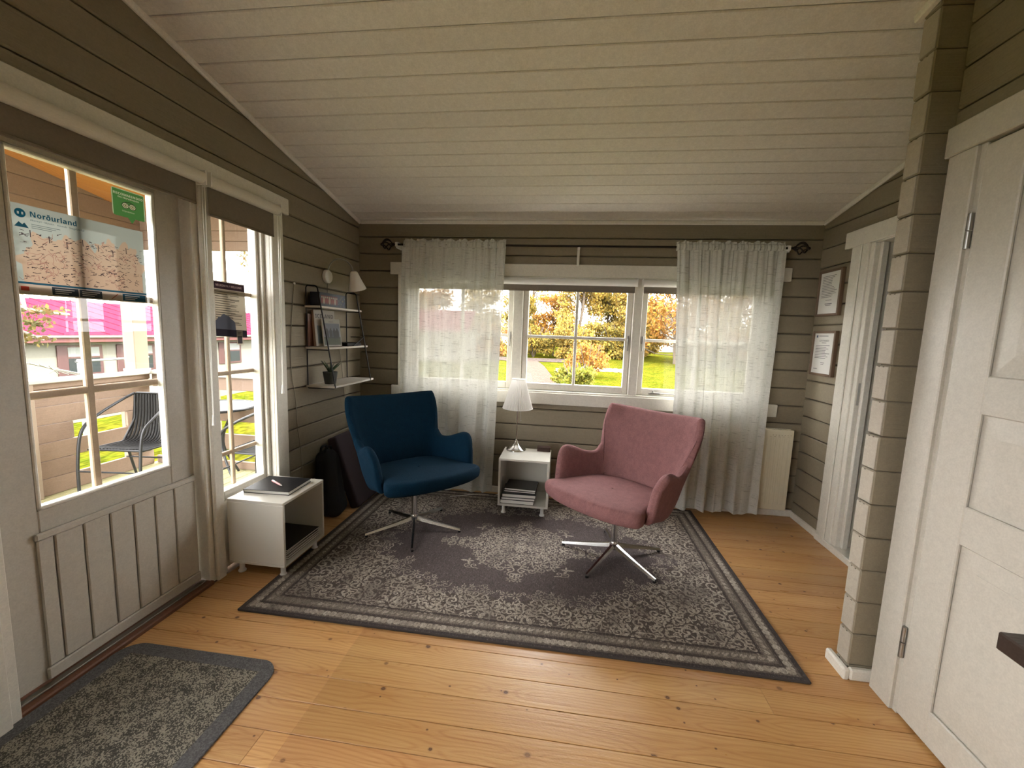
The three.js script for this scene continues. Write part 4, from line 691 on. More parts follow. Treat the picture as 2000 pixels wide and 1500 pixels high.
{
  const g = facing('game_box', 'dark blue picture box on the top shelf board', 'box', 0.38, 0.105, 0.08, boxTex, std(lin(0.012, 0.016, 0.04), 0.5)); g.position.set(-1.893, 1.7035, -3.25); g.rotation.y = Math.PI / 2;
  const iceland = canvasTex(300, 420, (x, w, h) => { x.fillStyle = '#cdc6b8'; x.fillRect(0, 0, w, h); x.fillStyle = '#22201e'; x.font = 'bold 62px sans-serif'; x.textAlign = 'center'; x.fillText('ICELAND', 150, 92); x.font = '22px sans-serif'; x.fillText('IN A BAG', 210, 124); x.fillStyle = '#6b7a80'; x.fillRect(30, 180, 240, 210); });
  const hous = canvasTex(300, 380, (x, w, h) => { x.fillStyle = '#cfccc4'; x.fillRect(0, 0, w, h); x.fillStyle = '#8d93a0'; x.fillRect(14, 60, 272, 200); x.fillStyle = '#4f5a3c'; x.fillRect(14, 250, 272, 112); x.fillStyle = '#34352f'; for (const a of [70, 130, 190, 240]) { x.beginPath(); x.moveTo(a - 26, 270); x.lineTo(a - 26, 170); x.lineTo(a, 120); x.lineTo(a + 26, 170); x.lineTo(a + 26, 270); x.fill(); } x.fillStyle = '#a08f96'; x.fillRect(14, 80, 44, 150); x.fillStyle = '#5c5a58'; x.font = '26px serif'; x.fillText('Ísland', 110, 44); });
  const plain = canvasTex(64, 64, (x) => { x.fillStyle = '#7a4a34'; x.fillRect(0, 0, 64, 64); });
  const put = (o, x, z, yaw, lean) => { o.position.set(x, 1.3863 + 0.004, z); o.rotation.order = 'YXZ'; o.rotation.set(-lean, yaw, 0); };
  put(facing('book', 'white book titled Iceland leaning on the middle shelf', 'book', 0.2, 0.285, 0.028, iceland, std(lin(0.45, 0.32, 0.24), 0.7), 'books leaning on the wall shelf'), -1.912, -3.18, 1.25, 0.1);
  put(facing('book', 'brown book standing against wall behind the Iceland book', 'book', 0.17, 0.25, 0.02, plain, std(lin(0.12, 0.05, 0.03), 0.7), 'books leaning on the wall shelf'), -1.985, -3.13, 1.57, 0.0);
  put(facing('book', 'brochure with grey gabled houses leaning on middle shelf', 'brochure', 0.17, 0.218, 0.012, hous, mPaper, 'books leaning on the wall shelf'), -1.868, -3.2, 1.2, 0.14);
  const k = thing('flat_case', 'flat black case lying on the middle shelf board', 'case', [-1.9, 1.3865, -3.48]); part('case_body', new RoundedBoxGeometry(0.13, 0.028, 0.25, 3, 0.008).translate(0, 0.0145, 0), mBlackCover, k);
  // aloe in a dark pot
  const p = thing('potted_aloe', 'small spiky aloe in a dark pot on lowest shelf', 'plant', [-1.885, 1.0872, -3.175]), mp = std(lin(0.05, 0.055, 0.05), 0.7), ml = std(lin(0.05, 0.09, 0.035), 0.5);
  part('pot', lathe([[0.001, 0], [0.042, 0], [0.056, 0.092], [0.056, 0.098], [0.05, 0.098], [0.047, 0.085], [0.001, 0.085]], 24), mp, p); seed = 31;
  for (let i = 0; i < 12; i++) { const a = i * 2.4, l = rnd(0.08, 0.13), s = rnd(0.35, 0.95), c = []; for (let q = 0; q <= 4; q++) c.push([Math.cos(a) * s * l * (q / 4) ** 1.3, 0.082 + l * (q / 4) * (1 - 0.25 * s), Math.sin(a) * s * l * (q / 4) ** 1.3]); const g = tube(c, 0.008, 8, 6), ps = g.attributes.position, cv = new THREE.CatmullRomCurve3(c.map((e) => V(...e))); for (let j = 0; j <= 8; j++) { const o = cv.getPointAt(j / 8), f = 1 - (j / 8) ** 1.5 * 0.93; for (let m = 0; m <= 6; m++) { const n = j * 7 + m, q = V().fromBufferAttribute(ps, n).sub(o).multiplyScalar(f).add(o); ps.setXYZ(n, q.x, q.y, q.z); } } part('leaf', g, ml, p); }
}
{
  const t = thing('wall_lamp', 'white wall lamp with curved arm above the shelf', 'wall lamp'), z = -3.345, y = 1.957;
  part('wall_plate', lathe([[0.001, 0], [0.054, 0], [0.056, 0.006], [0.056, 0.022], [0.05, 0.03], [0.001, 0.03]], 32).rotateZ(-Math.PI / 2).translate(XL, y, z), mWhitePlastic, t);
  part('arm', tube([[XL + 0.02, y + 0.03, z], [XL + 0.03, y + 0.08, z], [XL + 0.06, y + 0.125, z - 0.005], [-1.9, y + 0.148, z - 0.012], [-1.84, y + 0.13, z - 0.03], [-1.805, y + 0.085, z - 0.045], [-1.8, y + 0.055, z - 0.05]], 0.005, 48, 8), mSteel, t);
  const sh = lathe([[0.012, 0.155], [0.024, 0.15], [0.032, 0.138], [0.046, 0.085], [0.064, 0.03], [0.074, 0], [0.071, 0.001], [0.061, 0.03], [0.043, 0.085], [0.028, 0.136], [0.01, 0.147]], 36);
  const m = part('shade', sh, mWhitePlastic, t); m.position.set(-1.79, 1.868, -3.455); m.rotation.set(0.36, 0, 0.05);
  part('flex', tube([[XL + 0.012, y - 0.055, z], [XL + 0.008, 1.7, -3.36], [XL + 0.01, 1.4, -3.5], [XL + 0.012, 1.2, -3.55], [XL + 0.01, 0.9, -3.6]], 0.0028, 40, 6), std(lin(0.25, 0.22, 0.17), 0.6), t);
}
// small hook and cable on the wall beside the window casing
{
  const t = thing('wall_cable', 'thin taupe cable running down wall beside door casing', 'cable');
  part('hook', cbox(XL, XL + 0.012, 1.845, 1.86, -2.93, -2.915, 0.003), mWhitePlastic, t);
  part('wire', tube([[XL + 0.006, 1.85, -2.92], [XL + 0.006, 1.5, -2.87], [XL + 0.007, 1.2, -2.86], [XL + 0.007, 1.0, -2.9], [XL + 0.007, 0.8, -2.91], [XL + 0.007, 0.55, -2.95], [XL + 0.007, 0.2, -2.95]], 0.003, 48, 6), std(lin(0.3, 0.26, 0.2), 0.6), t);
}
// ------------------------------------------------------------------ things behind the blue armchair
{
  const m = std(lin(0.055, 0.04, 0.05), 0.95, { bumpMap: weaveBump, bumpScale: 0.001 });
  const t = thing('folded_mattress', 'dark purple foam mattress leaning on wall behind blue armchair', 'mattress', [-1.735, 0.002, -3.48]); t.rotation.order = 'YXZ'; t.rotation.set(0, 0, 0);
  const slab = part('foam_slab', new RoundedBoxGeometry(0.085, 0.64, 0.42, 4, 0.018).translate(0.0, 0.32, 0), m, t); slab.rotation.z = 0.34; slab.position.set(-0.0, 0.0, 0);
  const bag = thing('black_bag', 'black soft bag standing between side table and blue armchair', 'bag', [-1.862, 0, -3.14]);
  const g = new RoundedBoxGeometry(0.22, 0.54, 0.24, 8, 0.075), p = g.attributes.position; for (let i = 0; i < p.count; i++) { const y = p.getY(i) / 0.54 + 0.5; p.setX(i, p.getX(i) * (1 - 0.45 * y) - 0.05 * y + 0.008 * Math.sin(y * 14 + p.getZ(i) * 30)); p.setZ(i, p.getZ(i) * (1 - 0.18 * y)); p.setY(i, p.getY(i) + 0.27); } g.computeVertexNormals();
  part('bag_body', g, mBlackCloth, bag); for (const x of [-0.07, -0.03]) part('carry_handle', tube([[x, 0.52, 0.05], [x, 0.57, 0.03], [x, 0.57, -0.03], [x, 0.52, -0.05]], 0.009, 16, 8), mBlackCloth, bag);
}
// ------------------------------------------------------------------ dark counter at the right edge
{
  const t = thing('console_table', 'dark brown table top jutting in at the right edge', 'table', [1.106, 0, -1.127]);
  part('table_top', cbox(0, 0.34, 0.805, 0.852, 0, 1.35, 0.004), mDarkWood, t);
  for (const z of [0.62, 1.28]) for (const x of [0.03, 0.31]) part('leg', cbox(x - 0.022, x + 0.022, 0, 0.805, z - 0.022, z + 0.022, 0.003), mDarkWood, t);
  part('apron', cbox(0.03, 0.31, 0.74, 0.804, 0.6, 0.62, 0.002), mDarkWood, t);
}
// ------------------------------------------------------------------ outdoors: ground, drive, path
const groundY = (x, z) => { const t = Math.max(0, Math.min(1, (-x - 8.5) / 4.5)); return -0.35 - 1.25 * t * t * (3 - 2 * t) + 0.05 * Math.sin(x * 0.4) * Math.sin(z * 0.31) + (z < -26 && x > 1 ? 0.02 * (-z - 26) : 0); };
{
  const g = sheet((u, v) => { const x = -70 + 120 * u, z = 40 - 150 * v; return [x, groundY(x, z), z]; }, 160, 180, 120 / 5, 150 / 5);
  const grass = dataTex(512, 512, (u, v) => { const a = noise(u * 128, v * 64, 128, 64, 91), b = noise(u * 12, v * 12, 12, 12, 92), c = noise(u * 40, v * 40, 40, 40, 93); const k = 0.55 + 0.5 * a, y = b * 0.6 + c * 0.4; return [(84 + 60 * y) * k + 12, (104 + 26 * y) * k + 12, (22 + 12 * y) * k + 5]; }, 1, 1);
  grass.repeat.set(1, 1); const o = struct('ground', 'sloping green lawn with autumn yellow patches', 'lawn'); part('lawn', g, phy(lin(0.36, 0.36, 0.42), 1, { map: grass, specularIntensity: 0 }), o);
  const strip = (pts, w) => { const L = pts.length - 1; return sheet((u, v) => { const f = v * L, i = Math.min(L - 1, Math.floor(f)), t = f - i, x = pts[i][0] + (pts[i + 1][0] - pts[i][0]) * t, z = pts[i][1] + (pts[i + 1][1] - pts[i][1]) * t, W = w[i] + (w[i + 1] - w[i]) * t, dx = pts[i + 1][0] - pts[i][0], dz = pts[i + 1][1] - pts[i][1], l = Math.hypot(dx, dz), X = x + (u - 0.5) * W * dz / l, Z = z - (u - 0.5) * W * dx / l; return [X, groundY(X, Z) + 0.03, Z]; }, 12, 40, 2, 14); };
  const gravel = dataTex(256, 256, (u, v) => { const k = 60 + 46 * noise(u * 100, v * 100, 100, 100, 94) + 20 * noise(u * 9, v * 9, 9, 9, 95); return [k * 1.08, k, k * 0.98]; }, 1, 1);
  const paving = dataTex(256, 256, (u, v) => { const r = Math.floor(v * 10), a = (u * 5 + (r % 2) * 0.5) % 1, e = Math.min(a, 1 - a, (v * 10) % 1, 1 - (v * 10) % 1) < 0.05; const k = 92 + 22 * noise(u * 60, v * 60, 60, 60, 96) + 16 * hash(Math.floor(u * 5 + (r % 2) * 0.5), r, 4); return e ? [62, 54, 50] : [k * 1.14, k, k * 0.94]; }, 1, 1);
  part('gravel_road', strip([[-40, -27], [-14, -29], [-3, -30.5], [1, -31]], [5, 5, 5, 4]), phy(lin(0.4, 0.38, 0.36), 1, { map: gravel, specularIntensity: 0 }), o);
  part('paved_path', strip([[-0.6, -11], [-0.95, -16.5], [-2.0, -24], [-3.2, -29]], [1.35, 1.3, 1.6, 2.4]), phy(lin(0.42, 0.4, 0.38), 1, { map: paving, specularIntensity: 0 }), o);
}
// ------------------------------------------------------------------ trees and shrubs
const leafG = (() => { const g = new THREE.BufferGeometry(); g.setAttribute('position', new THREE.Float32BufferAttribute([0, 0, 0, 0.34, 0.5, 0.1, 0, 1, 0, -0.34, 0.5, 0.1], 3)); g.setAttribute('uv', new THREE.Float32BufferAttribute([0.5, 0, 1, 0.5, 0.5, 1, 0, 0.5], 2)); g.setIndex([0, 1, 2, 0, 2, 3]); g.computeVertexNormals(); return g; })();
const mLeaf = phy(0xffffff, 0.9, { transmission: 0.35, thickness: 0, side: THREE.DoubleSide, specularIntensity: 0.2 });
const mBark = std(lin(0.07, 0.055, 0.04), 0.95), mBirch = std(lin(0.3, 0.27, 0.22), 0.9);
function foliage(parent, clumps, n, size, colors, name = 'foliage') { // clumps: [x, y, z, rx, ry, rz]
  const m = new THREE.InstancedMesh(leafG, mLeaf, n), M = new THREE.Matrix4(), Q = new THREE.Quaternion(), c = new THREE.Color(); m.name = name; m.userData.kind = 'stuff'; m.castShadow = m.receiveShadow = true;
  for (let i = 0; i < n; i++) {
    const k = clumps[Math.floor(rnd(0, clumps.length))], a = rnd(0, 6.283), b = Math.acos(rnd(-1, 1)), r = Math.pow(rnd(), 0.5);
    Q.setFromEuler(new THREE.Euler(rnd(0, 6.28), rnd(0, 6.28), rnd(0, 6.28))); const s = size * rnd(0.6, 1.4);
    M.compose(V(k[0] + k[3] * r * Math.sin(b) * Math.cos(a), k[1] + k[4] * r * Math.cos(b), k[2] + k[5] * r * Math.sin(b) * Math.sin(a)), Q, V(s, s, s)); m.setMatrixAt(i, M);
    const q = colors[Math.floor(rnd(0, colors.length))], w = rnd(0.75, 1.25); c.setRGB(q[0] * w, q[1] * w, q[2] * w); m.setColorAt(i, c);
  }
  parent.add(m); return m;
}
function tree(name, label, category, x, z, h, r, colors, n, leaf, low, group, twigs = 26, bark = mBark) {
  const y = groundY(x, z), t = thing(name, label, category, [x, y, z], 0, group), cl = [], g = [];
  part('trunk', tube([[0, -0.1, 0], [rnd(-0.1, 0.1), h * 0.3, rnd(-0.1, 0.1)], [rnd(-0.2, 0.2), h * 0.62, rnd(-0.2, 0.2)], [rnd(-0.2, 0.2), h * 0.95, 0]], 0.012 * h + 0.02, 10, 6), bark, t);
  for (let i = 0; i < twigs; i++) { const a = rnd(0, 6.28), f = rnd(low, 0.95), l = r * rnd(0.5, 1.1) * (1.15 - f * 0.6), yy = h * f; g.push(tube([[0, yy * 0.85, 0], [Math.cos(a) * l * 0.5, yy, Math.sin(a) * l * 0.5], [Math.cos(a) * l, yy + rnd(0.1, 0.22) * h * 0.6, Math.sin(a) * l]], 0.006 * h * 0.55 + 0.004, 5, 4)); if (f < 0.93) cl.push([Math.cos(a) * l * 0.8, yy + 0.06 * h, Math.sin(a) * l * 0.8, r * rnd(0.28, 0.46), h * rnd(0.06, 0.12), r * rnd(0.28, 0.46)]); }
  const br = part('branches', g, bark, t); br.userData.kind = 'stuff';
  foliage(t, cl, n, leaf, colors); return t;
}
const GOLD = [[0.304, 0.2, 0.04], [0.272, 0.192, 0.048], [0.352, 0.232, 0.04], [0.192, 0.16, 0.04], [0.336, 0.256, 0.08]], OLIVE = [[0.16, 0.136, 0.032], [0.208, 0.16, 0.032], [0.256, 0.168, 0.028]], RUST = [[0.288, 0.128, 0.028], [0.256, 0.136, 0.04], [0.32, 0.176, 0.028]], GREEN = [[0.106, 0.122, 0.017], [0.158, 0.158, 0.021], [0.246, 0.216, 0.031]];
seed = 1001;
const row = 'autumn trees beyond the lawn';
for (const [x, z, h, r, col, what] of [
  [-15, -37, 6.6, 2.6, GOLD, 'golden autumn tree seen beside left curtain edge'], [-11.5, -36, 6.2, 2.4, RUST, 'rusty autumn tree just left of window mullion'], [-7.6, -36, 5.6, 2.4, GOLD, 'golden tree leaving sky gap at left of centre sash'],
  [-4.5, -40, 5.2, 2.3, OLIVE, 'low olive gold tree at left of centre sash'], [-1.2, -38, 5.4, 2.2, RUST, 'rusty tree left of the central glazing bar'], [1.0, -35, 7.4, 2.3, GOLD, 'tall golden tree right behind the central glazing bar'],
  [3.4, -37, 5.6, 2.3, OLIVE, 'olive tree right of the central glazing bar'], [5.6, -35, 6.6, 2.4, GOLD, 'bright golden tree at right of centre sash'], [7.6, -31, 8.6, 2.6, RUST, 'tall orange tree in the right hand sash'],
  [11.2, -34, 7.6, 2.7, GOLD, 'golden tree behind the right curtain'], [16.4, -44, 8.4, 2.8, RUST, 'rusty tall tree behind the right curtain'], [17.2, -37, 7.0, 2.8, OLIVE, 'olive tree far right behind the right curtain']])
  tree('autumn_tree', what, 'tree', x, z, h, r, col, 9000, 0.21, 0.03, row, 46);
tree('bare_tree', 'thin nearly bare tree against sky in centre sash', 'tree', -3.4, -43, 8.6, 2.6, OLIVE, 260, 0.28, 0.3, row, 60);
tree('bare_tree', 'thin leafless tree against sky right of glazing bar', 'tree', 5.4, -44, 9.4, 2.4, OLIVE, 240, 0.28, 0.3, row, 60);
for (const [x, z, h, w, col, n, label] of [[0.35, -15.6, 1.0, 0.85, GREEN, 2600, 'round green shrub beside the paved path'], [0.95, -19.5, 1.75, 1.3, RUST, 3000, 'broad orange shrub behind the green shrub']]) {
  const t = thing('garden_shrub', label, 'shrub', [x, groundY(x, z), z], 0, 'shrubs beside the path'), cl = []; for (let i = 0; i < 26; i++) { const a = rnd(0, 6.28), q = Math.sqrt(rnd()); cl.push([Math.cos(a) * q * w * 0.8, h * rnd(0.2, 0.85) * (1.05 - 0.4 * q), Math.sin(a) * q * w * 0.8, w * 0.26, h * 0.15, w * 0.26]); }
  const st = []; for (let i = 0; i < 9; i++) { const a = i * 0.7; st.push(tube([[0, -0.05, 0], [Math.cos(a) * w * 0.3, h * 0.45, Math.sin(a) * w * 0.3], [Math.cos(a) * w * 0.55, h * 0.85, Math.sin(a) * w * 0.55]], 0.015, 5, 5)); } part('stems', st, mBark, t).userData.kind = 'stuff';
  foliage(t, cl, n, 0.12, col);
}
seed = 4711;
for (const [x, z, h, w, col, label] of [[-13, -32.5, 2.2, 2.0, OLIVE, 'olive hedge bush beside left curtain edge'], [-9.4, -33.5, 2.4, 1.9, GOLD, 'golden hedge bush left of the window mullion'], [-6.0, -34, 2.5, 1.9, RUST, 'rusty hedge bush at left of centre sash'], [-2.7, -34.5, 2.6, 1.9, OLIVE, 'olive hedge bush above the gravel road end'], [0.6, -33, 2.5, 1.8, GOLD, 'golden hedge bush behind the central glazing bar'], [3.7, -33.5, 2.7, 1.9, OLIVE, 'olive hedge bush right of central glazing bar'], [6.6, -38, 2.8, 1.9, GOLD, 'golden hedge bush at right of centre sash'], [12.4, -30, 2.4, 2.1, RUST, 'rusty hedge bush behind the right curtain']]) {
  const t = thing('hedge_bush', label, 'bush', [x, groundY(x, z), z], 0, 'bushes along the far lawn edge'), cl = []; for (let i = 0; i < 34; i++) { const a = rnd(0, 6.28), q = Math.sqrt(rnd()); cl.push([Math.cos(a) * q * w * 0.85, h * rnd(0.1, 0.9), Math.sin(a) * q * w * 0.6, w * 0.24, h * 0.13, w * 0.24]); }
  const st = []; for (let i = 0; i < 7; i++) { const a = i * 0.9; st.push(tube([[0, -0.1, 0], [Math.cos(a) * w * 0.3, h * 0.5, Math.sin(a) * w * 0.3], [Math.cos(a) * w * 0.6, h * 0.95, Math.sin(a) * w * 0.5]], 0.03, 5, 5)); } part('stems', st, mBark, t).userData.kind = 'stuff';
  foliage(t, cl, 5200, 0.2, col);
}
{ // white marker post and edging stones by the path
  const t = thing('edging_stones', 'row of white stones edging lawn behind the shrub', 'stones'); for (let i = 0; i < 9; i++) { const x = 1.0 + i * 0.34, z = -23.5 + rnd(-0.2, 0.2), g = new THREE.IcosahedronGeometry(0.2, 1), p = g.attributes.position; for (let k = 0; k < p.count; k++) p.setXYZ(k, p.getX(k) * rnd(0.9, 1.1) * 1.3, p.getY(k) * 0.7, p.getZ(k)); g.computeVertexNormals(); part('stone', g.translate(x, groundY(x, z) + 0.06, z), std(lin(0.3, 0.29, 0.28), 0.9), t); }
  const m = thing('marker_post', 'short white post at edge of the paved path', 'post', [-0.32, groundY(-0.3, -17), -17.2]); part('post_shaft', cbox(-0.07, 0.07, -0.1, 0.5, -0.07, 0.07, 0.01), std(lin(0.3, 0.29, 0.27), 0.8), m); part('post_cap', cbox(-0.085, 0.085, 0.5, 0.53, -0.085, 0.085, 0.008), std(lin(0.3, 0.29, 0.27), 0.8), m);
}
const mCream = std(lin(0.15, 0.145, 0.12), 0.85, { map: specks }), mRoofRed = phy(lin(0.09, 0.014, 0.03), 0.95, { specularIntensity: 0 }), mFascia = std(lin(0.1, 0.03, 0.03), 0.6), mBrownFrame = std(lin(0.05, 0.02, 0.02), 0.5), mDarkGlass = std(lin(0.02, 0.025, 0.03), 0.1), mTrimWhite = std(lin(0.22, 0.215, 0.2), 0.6);
{ // white house glimpsed between the trees
  const t = thing('white_house', 'white house glimpsed between trees in right hand sash', 'house', [9.3, 0, -46]);
  part('wall', cbox(-2.2, 3, -0.4, 4.2, -4, 0, 0), mTrimWhite, t); part('roof', new THREE.CylinderGeometry(0.02, 4.2, 1.6, 4, 1).rotateY(Math.PI / 4).translate(0.4, 5, -2), mFascia, t);
  for (const x of [-1.2, 0.7]) { const f = part('window', cbox(x, x + 0.9, 2.6, 3.7, 0, 0.06, 0.01), mTrimWhite, t); part('pane', cbox(x + 0.08, x + 0.82, 2.68, 3.62, 0.06, 0.07, 0), mDarkGlass, f); }
}
{ // long neighbouring house with red metal roof, seen through the garden door
  const t = thing('neighbour_house', 'long cream house with bright red metal roof beyond porch', 'house'), x = -14.5, za = -24, zb = 3;
  part('wall', cbox(x - 7, x, -2.2, 0.95, za, zb, 0), mCream, t); part('fascia_board', cbox(x + 0.35, x + 0.42, 0.82, 1.0, za - 0.3, zb + 0.3, 0.01), mFascia, t); part('soffit', cbox(x - 0.1, x + 0.36, 0.86, 0.9, za - 0.2, zb + 0.2, 0), mFascia, t);
  part('gutter', rodTo([x + 0.47, 1.0, za - 0.3], [x + 0.47, 1.0, zb + 0.3], 0.05, 10), mTrimWhite, t);
  const a = Math.atan2(1.1, 4.6); part('roof_slope', cbox(-4.75, 0.05, 0, 0.06, za - 0.35, zb + 0.35, 0).rotateZ(-a).translate(x + 0.45, 1.0, 0), mRoofRed, t); part('roof_slope', cbox(-0.05, 4.75, 0, 0.06, za - 0.35, zb + 0.35, 0).rotateZ(a).translate(x - 8.75, 1.0, 0), mRoofRed, t);
  part('ridge_cap', rodTo([x - 4.15, 2.14, za - 0.35], [x - 4.15, 2.14, zb + 0.35], 0.08, 8), mTrimWhite, t);
  const seams = []; for (let z = za; z < zb; z += 0.6) seams.push(cbox(-4.7, 0, 0.06, 0.085, z, z + 0.03, 0).rotateZ(-a).translate(x + 0.45, 1.0, 0)); part('roof_seams', seams, mRoofRed, t).userData.kind = 'stuff';
  for (const [z0, z1] of [[-11.5, -10.3], [-13.2, -11.93], [-17.2, -16.0], [-8.2, -7.0], [-5.4, -4.2]]) { const f = part('window', [cbox(x, x + 0.05, -0.2, 0.72, z0, z1, 0.01)], mBrownFrame, t); part('pane', cbox(x + 0.05, x + 0.055, -0.12, 0.33, z0 + 0.1, z1 - 0.26, 0), mDarkGlass, f); part('pane', cbox(x + 0.05, x + 0.055, 0.38, 0.66, z0 + 0.1, z1 - 0.26, 0), std(lin(0.16, 0.17, 0.17), 0.2), f); }
}
{ // second red roofed house beyond the left curtain
  const t = thing('farm_shed', 'white shed with red roof behind the left curtain', 'shed', [-8.0, -0.4, -25.5]);
  part('wall', cbox(-1.8, 1.8, 0, 1.9, -3, 0, 0), mTrimWhite, t); part('roof', cbox(-2, 2, 0, 0.06, -2.6, 0, 0).rotateX(0.55).translate(0, 1.85, 0.35), mRoofRed, t);
  for (let i = 0; i < 4; i++) part('post', cbox(-1.75 + i * 1.1, -1.6 + i * 1.1, 0, 1.85, 0.9, 1.02, 0), mTrimWhite, t); part('porch_beam', cbox(-1.8, 1.8, 1.75, 1.9, 0.9, 1.02, 0), mTrimWhite, t);
}
{ // rotary clothesline in the side garden
  const t = thing('clothesline', 'white wire clothesline with grey pole outside the porch', 'clothesline', [-7.5, groundY(-7.5, -5.6), -5.62]), b = -groundY(-7.5, -5.6), m = std(lin(0.14, 0.15, 0.16), 0.5);
  part('pole', cyl(0.03, 0.03, 0.9 + b, 0, 0, 0, 12), m, t); part('cross_bar', rodTo([0, b + 0.87, 0.05], [0, b + 0.88, -1.1], 0.018), m, t);
  for (let i = 0; i < 6; i++) part('wire', rodTo([0, b + 0.62 + i * 0.02, -0.2 + i * 0.12], [0.1, b + 0.95 - i * 0.03, 0.9 - i * 0.11], 0.007, 6), mTrimWhite, t);
}
{ // birch whose twigs hang into the view from the porch
  const x = -6.6, z = -3.2, t = thing('birch_tree', 'birch with leafy twigs hanging outside the garden door', 'tree', [x, groundY(x, z), z]); const b = -groundY(x, z);
  part('trunk', tube([[0, 0, 0.3], [0.05, 2, 0.3], [0, 4.5, 0.2]], 0.09, 10, 8), mBirch, t);
  part('branches', [tube([[0, b + 2.9, 0.25], [0.1, b + 2.6, -0.6], [0.1, b + 2.2, -1.05], [0.1, b + 1.6, -1.15]], 0.02, 12, 5), tube([[0, b + 2.2, 0.25], [0.1, b + 1.85, -0.6], [0.1, b + 1.62, -1.2], [0.1, b + 1.58, -1.6]], 0.018, 12, 5), tube([[0.05, b + 1.8, 0.25], [0.1, b + 1.55, -0.7], [0.1, b + 1.25, -1.3]], 0.016, 12, 5), tube([[0, b + 3.4, 0.2], [0.2, b + 3.6, -2.4], [0.15, b + 3.3, -4.2], [0.1, b + 2.6, -4.9]], 0.022, 20, 5)], mBirch, t).userData.kind = 'stuff';
  const c = [[0.1, b + 2.5, -1.08, 0.12, 0.3, 0.12], [0.1, b + 2.0, -1.1, 0.1, 0.25, 0.1], [0.1, b + 1.62, -1.25, 0.15, 0.08, 0.35], [0.1, b + 1.45, -1.2, 0.12, 0.06, 0.25], [0.1, b + 1.28, -1.15, 0.12, 0.08, 0.28], [0.1, b + 2.85, -4.75, 0.12, 0.25, 0.18], [0.1, b + 2.45, -4.95, 0.08, 0.3, 0.08]];
  foliage(t, c, 620, 0.06, [[0.09, 0.085, 0.03], [0.13, 0.1, 0.03], [0.11, 0.07, 0.025]]);
}
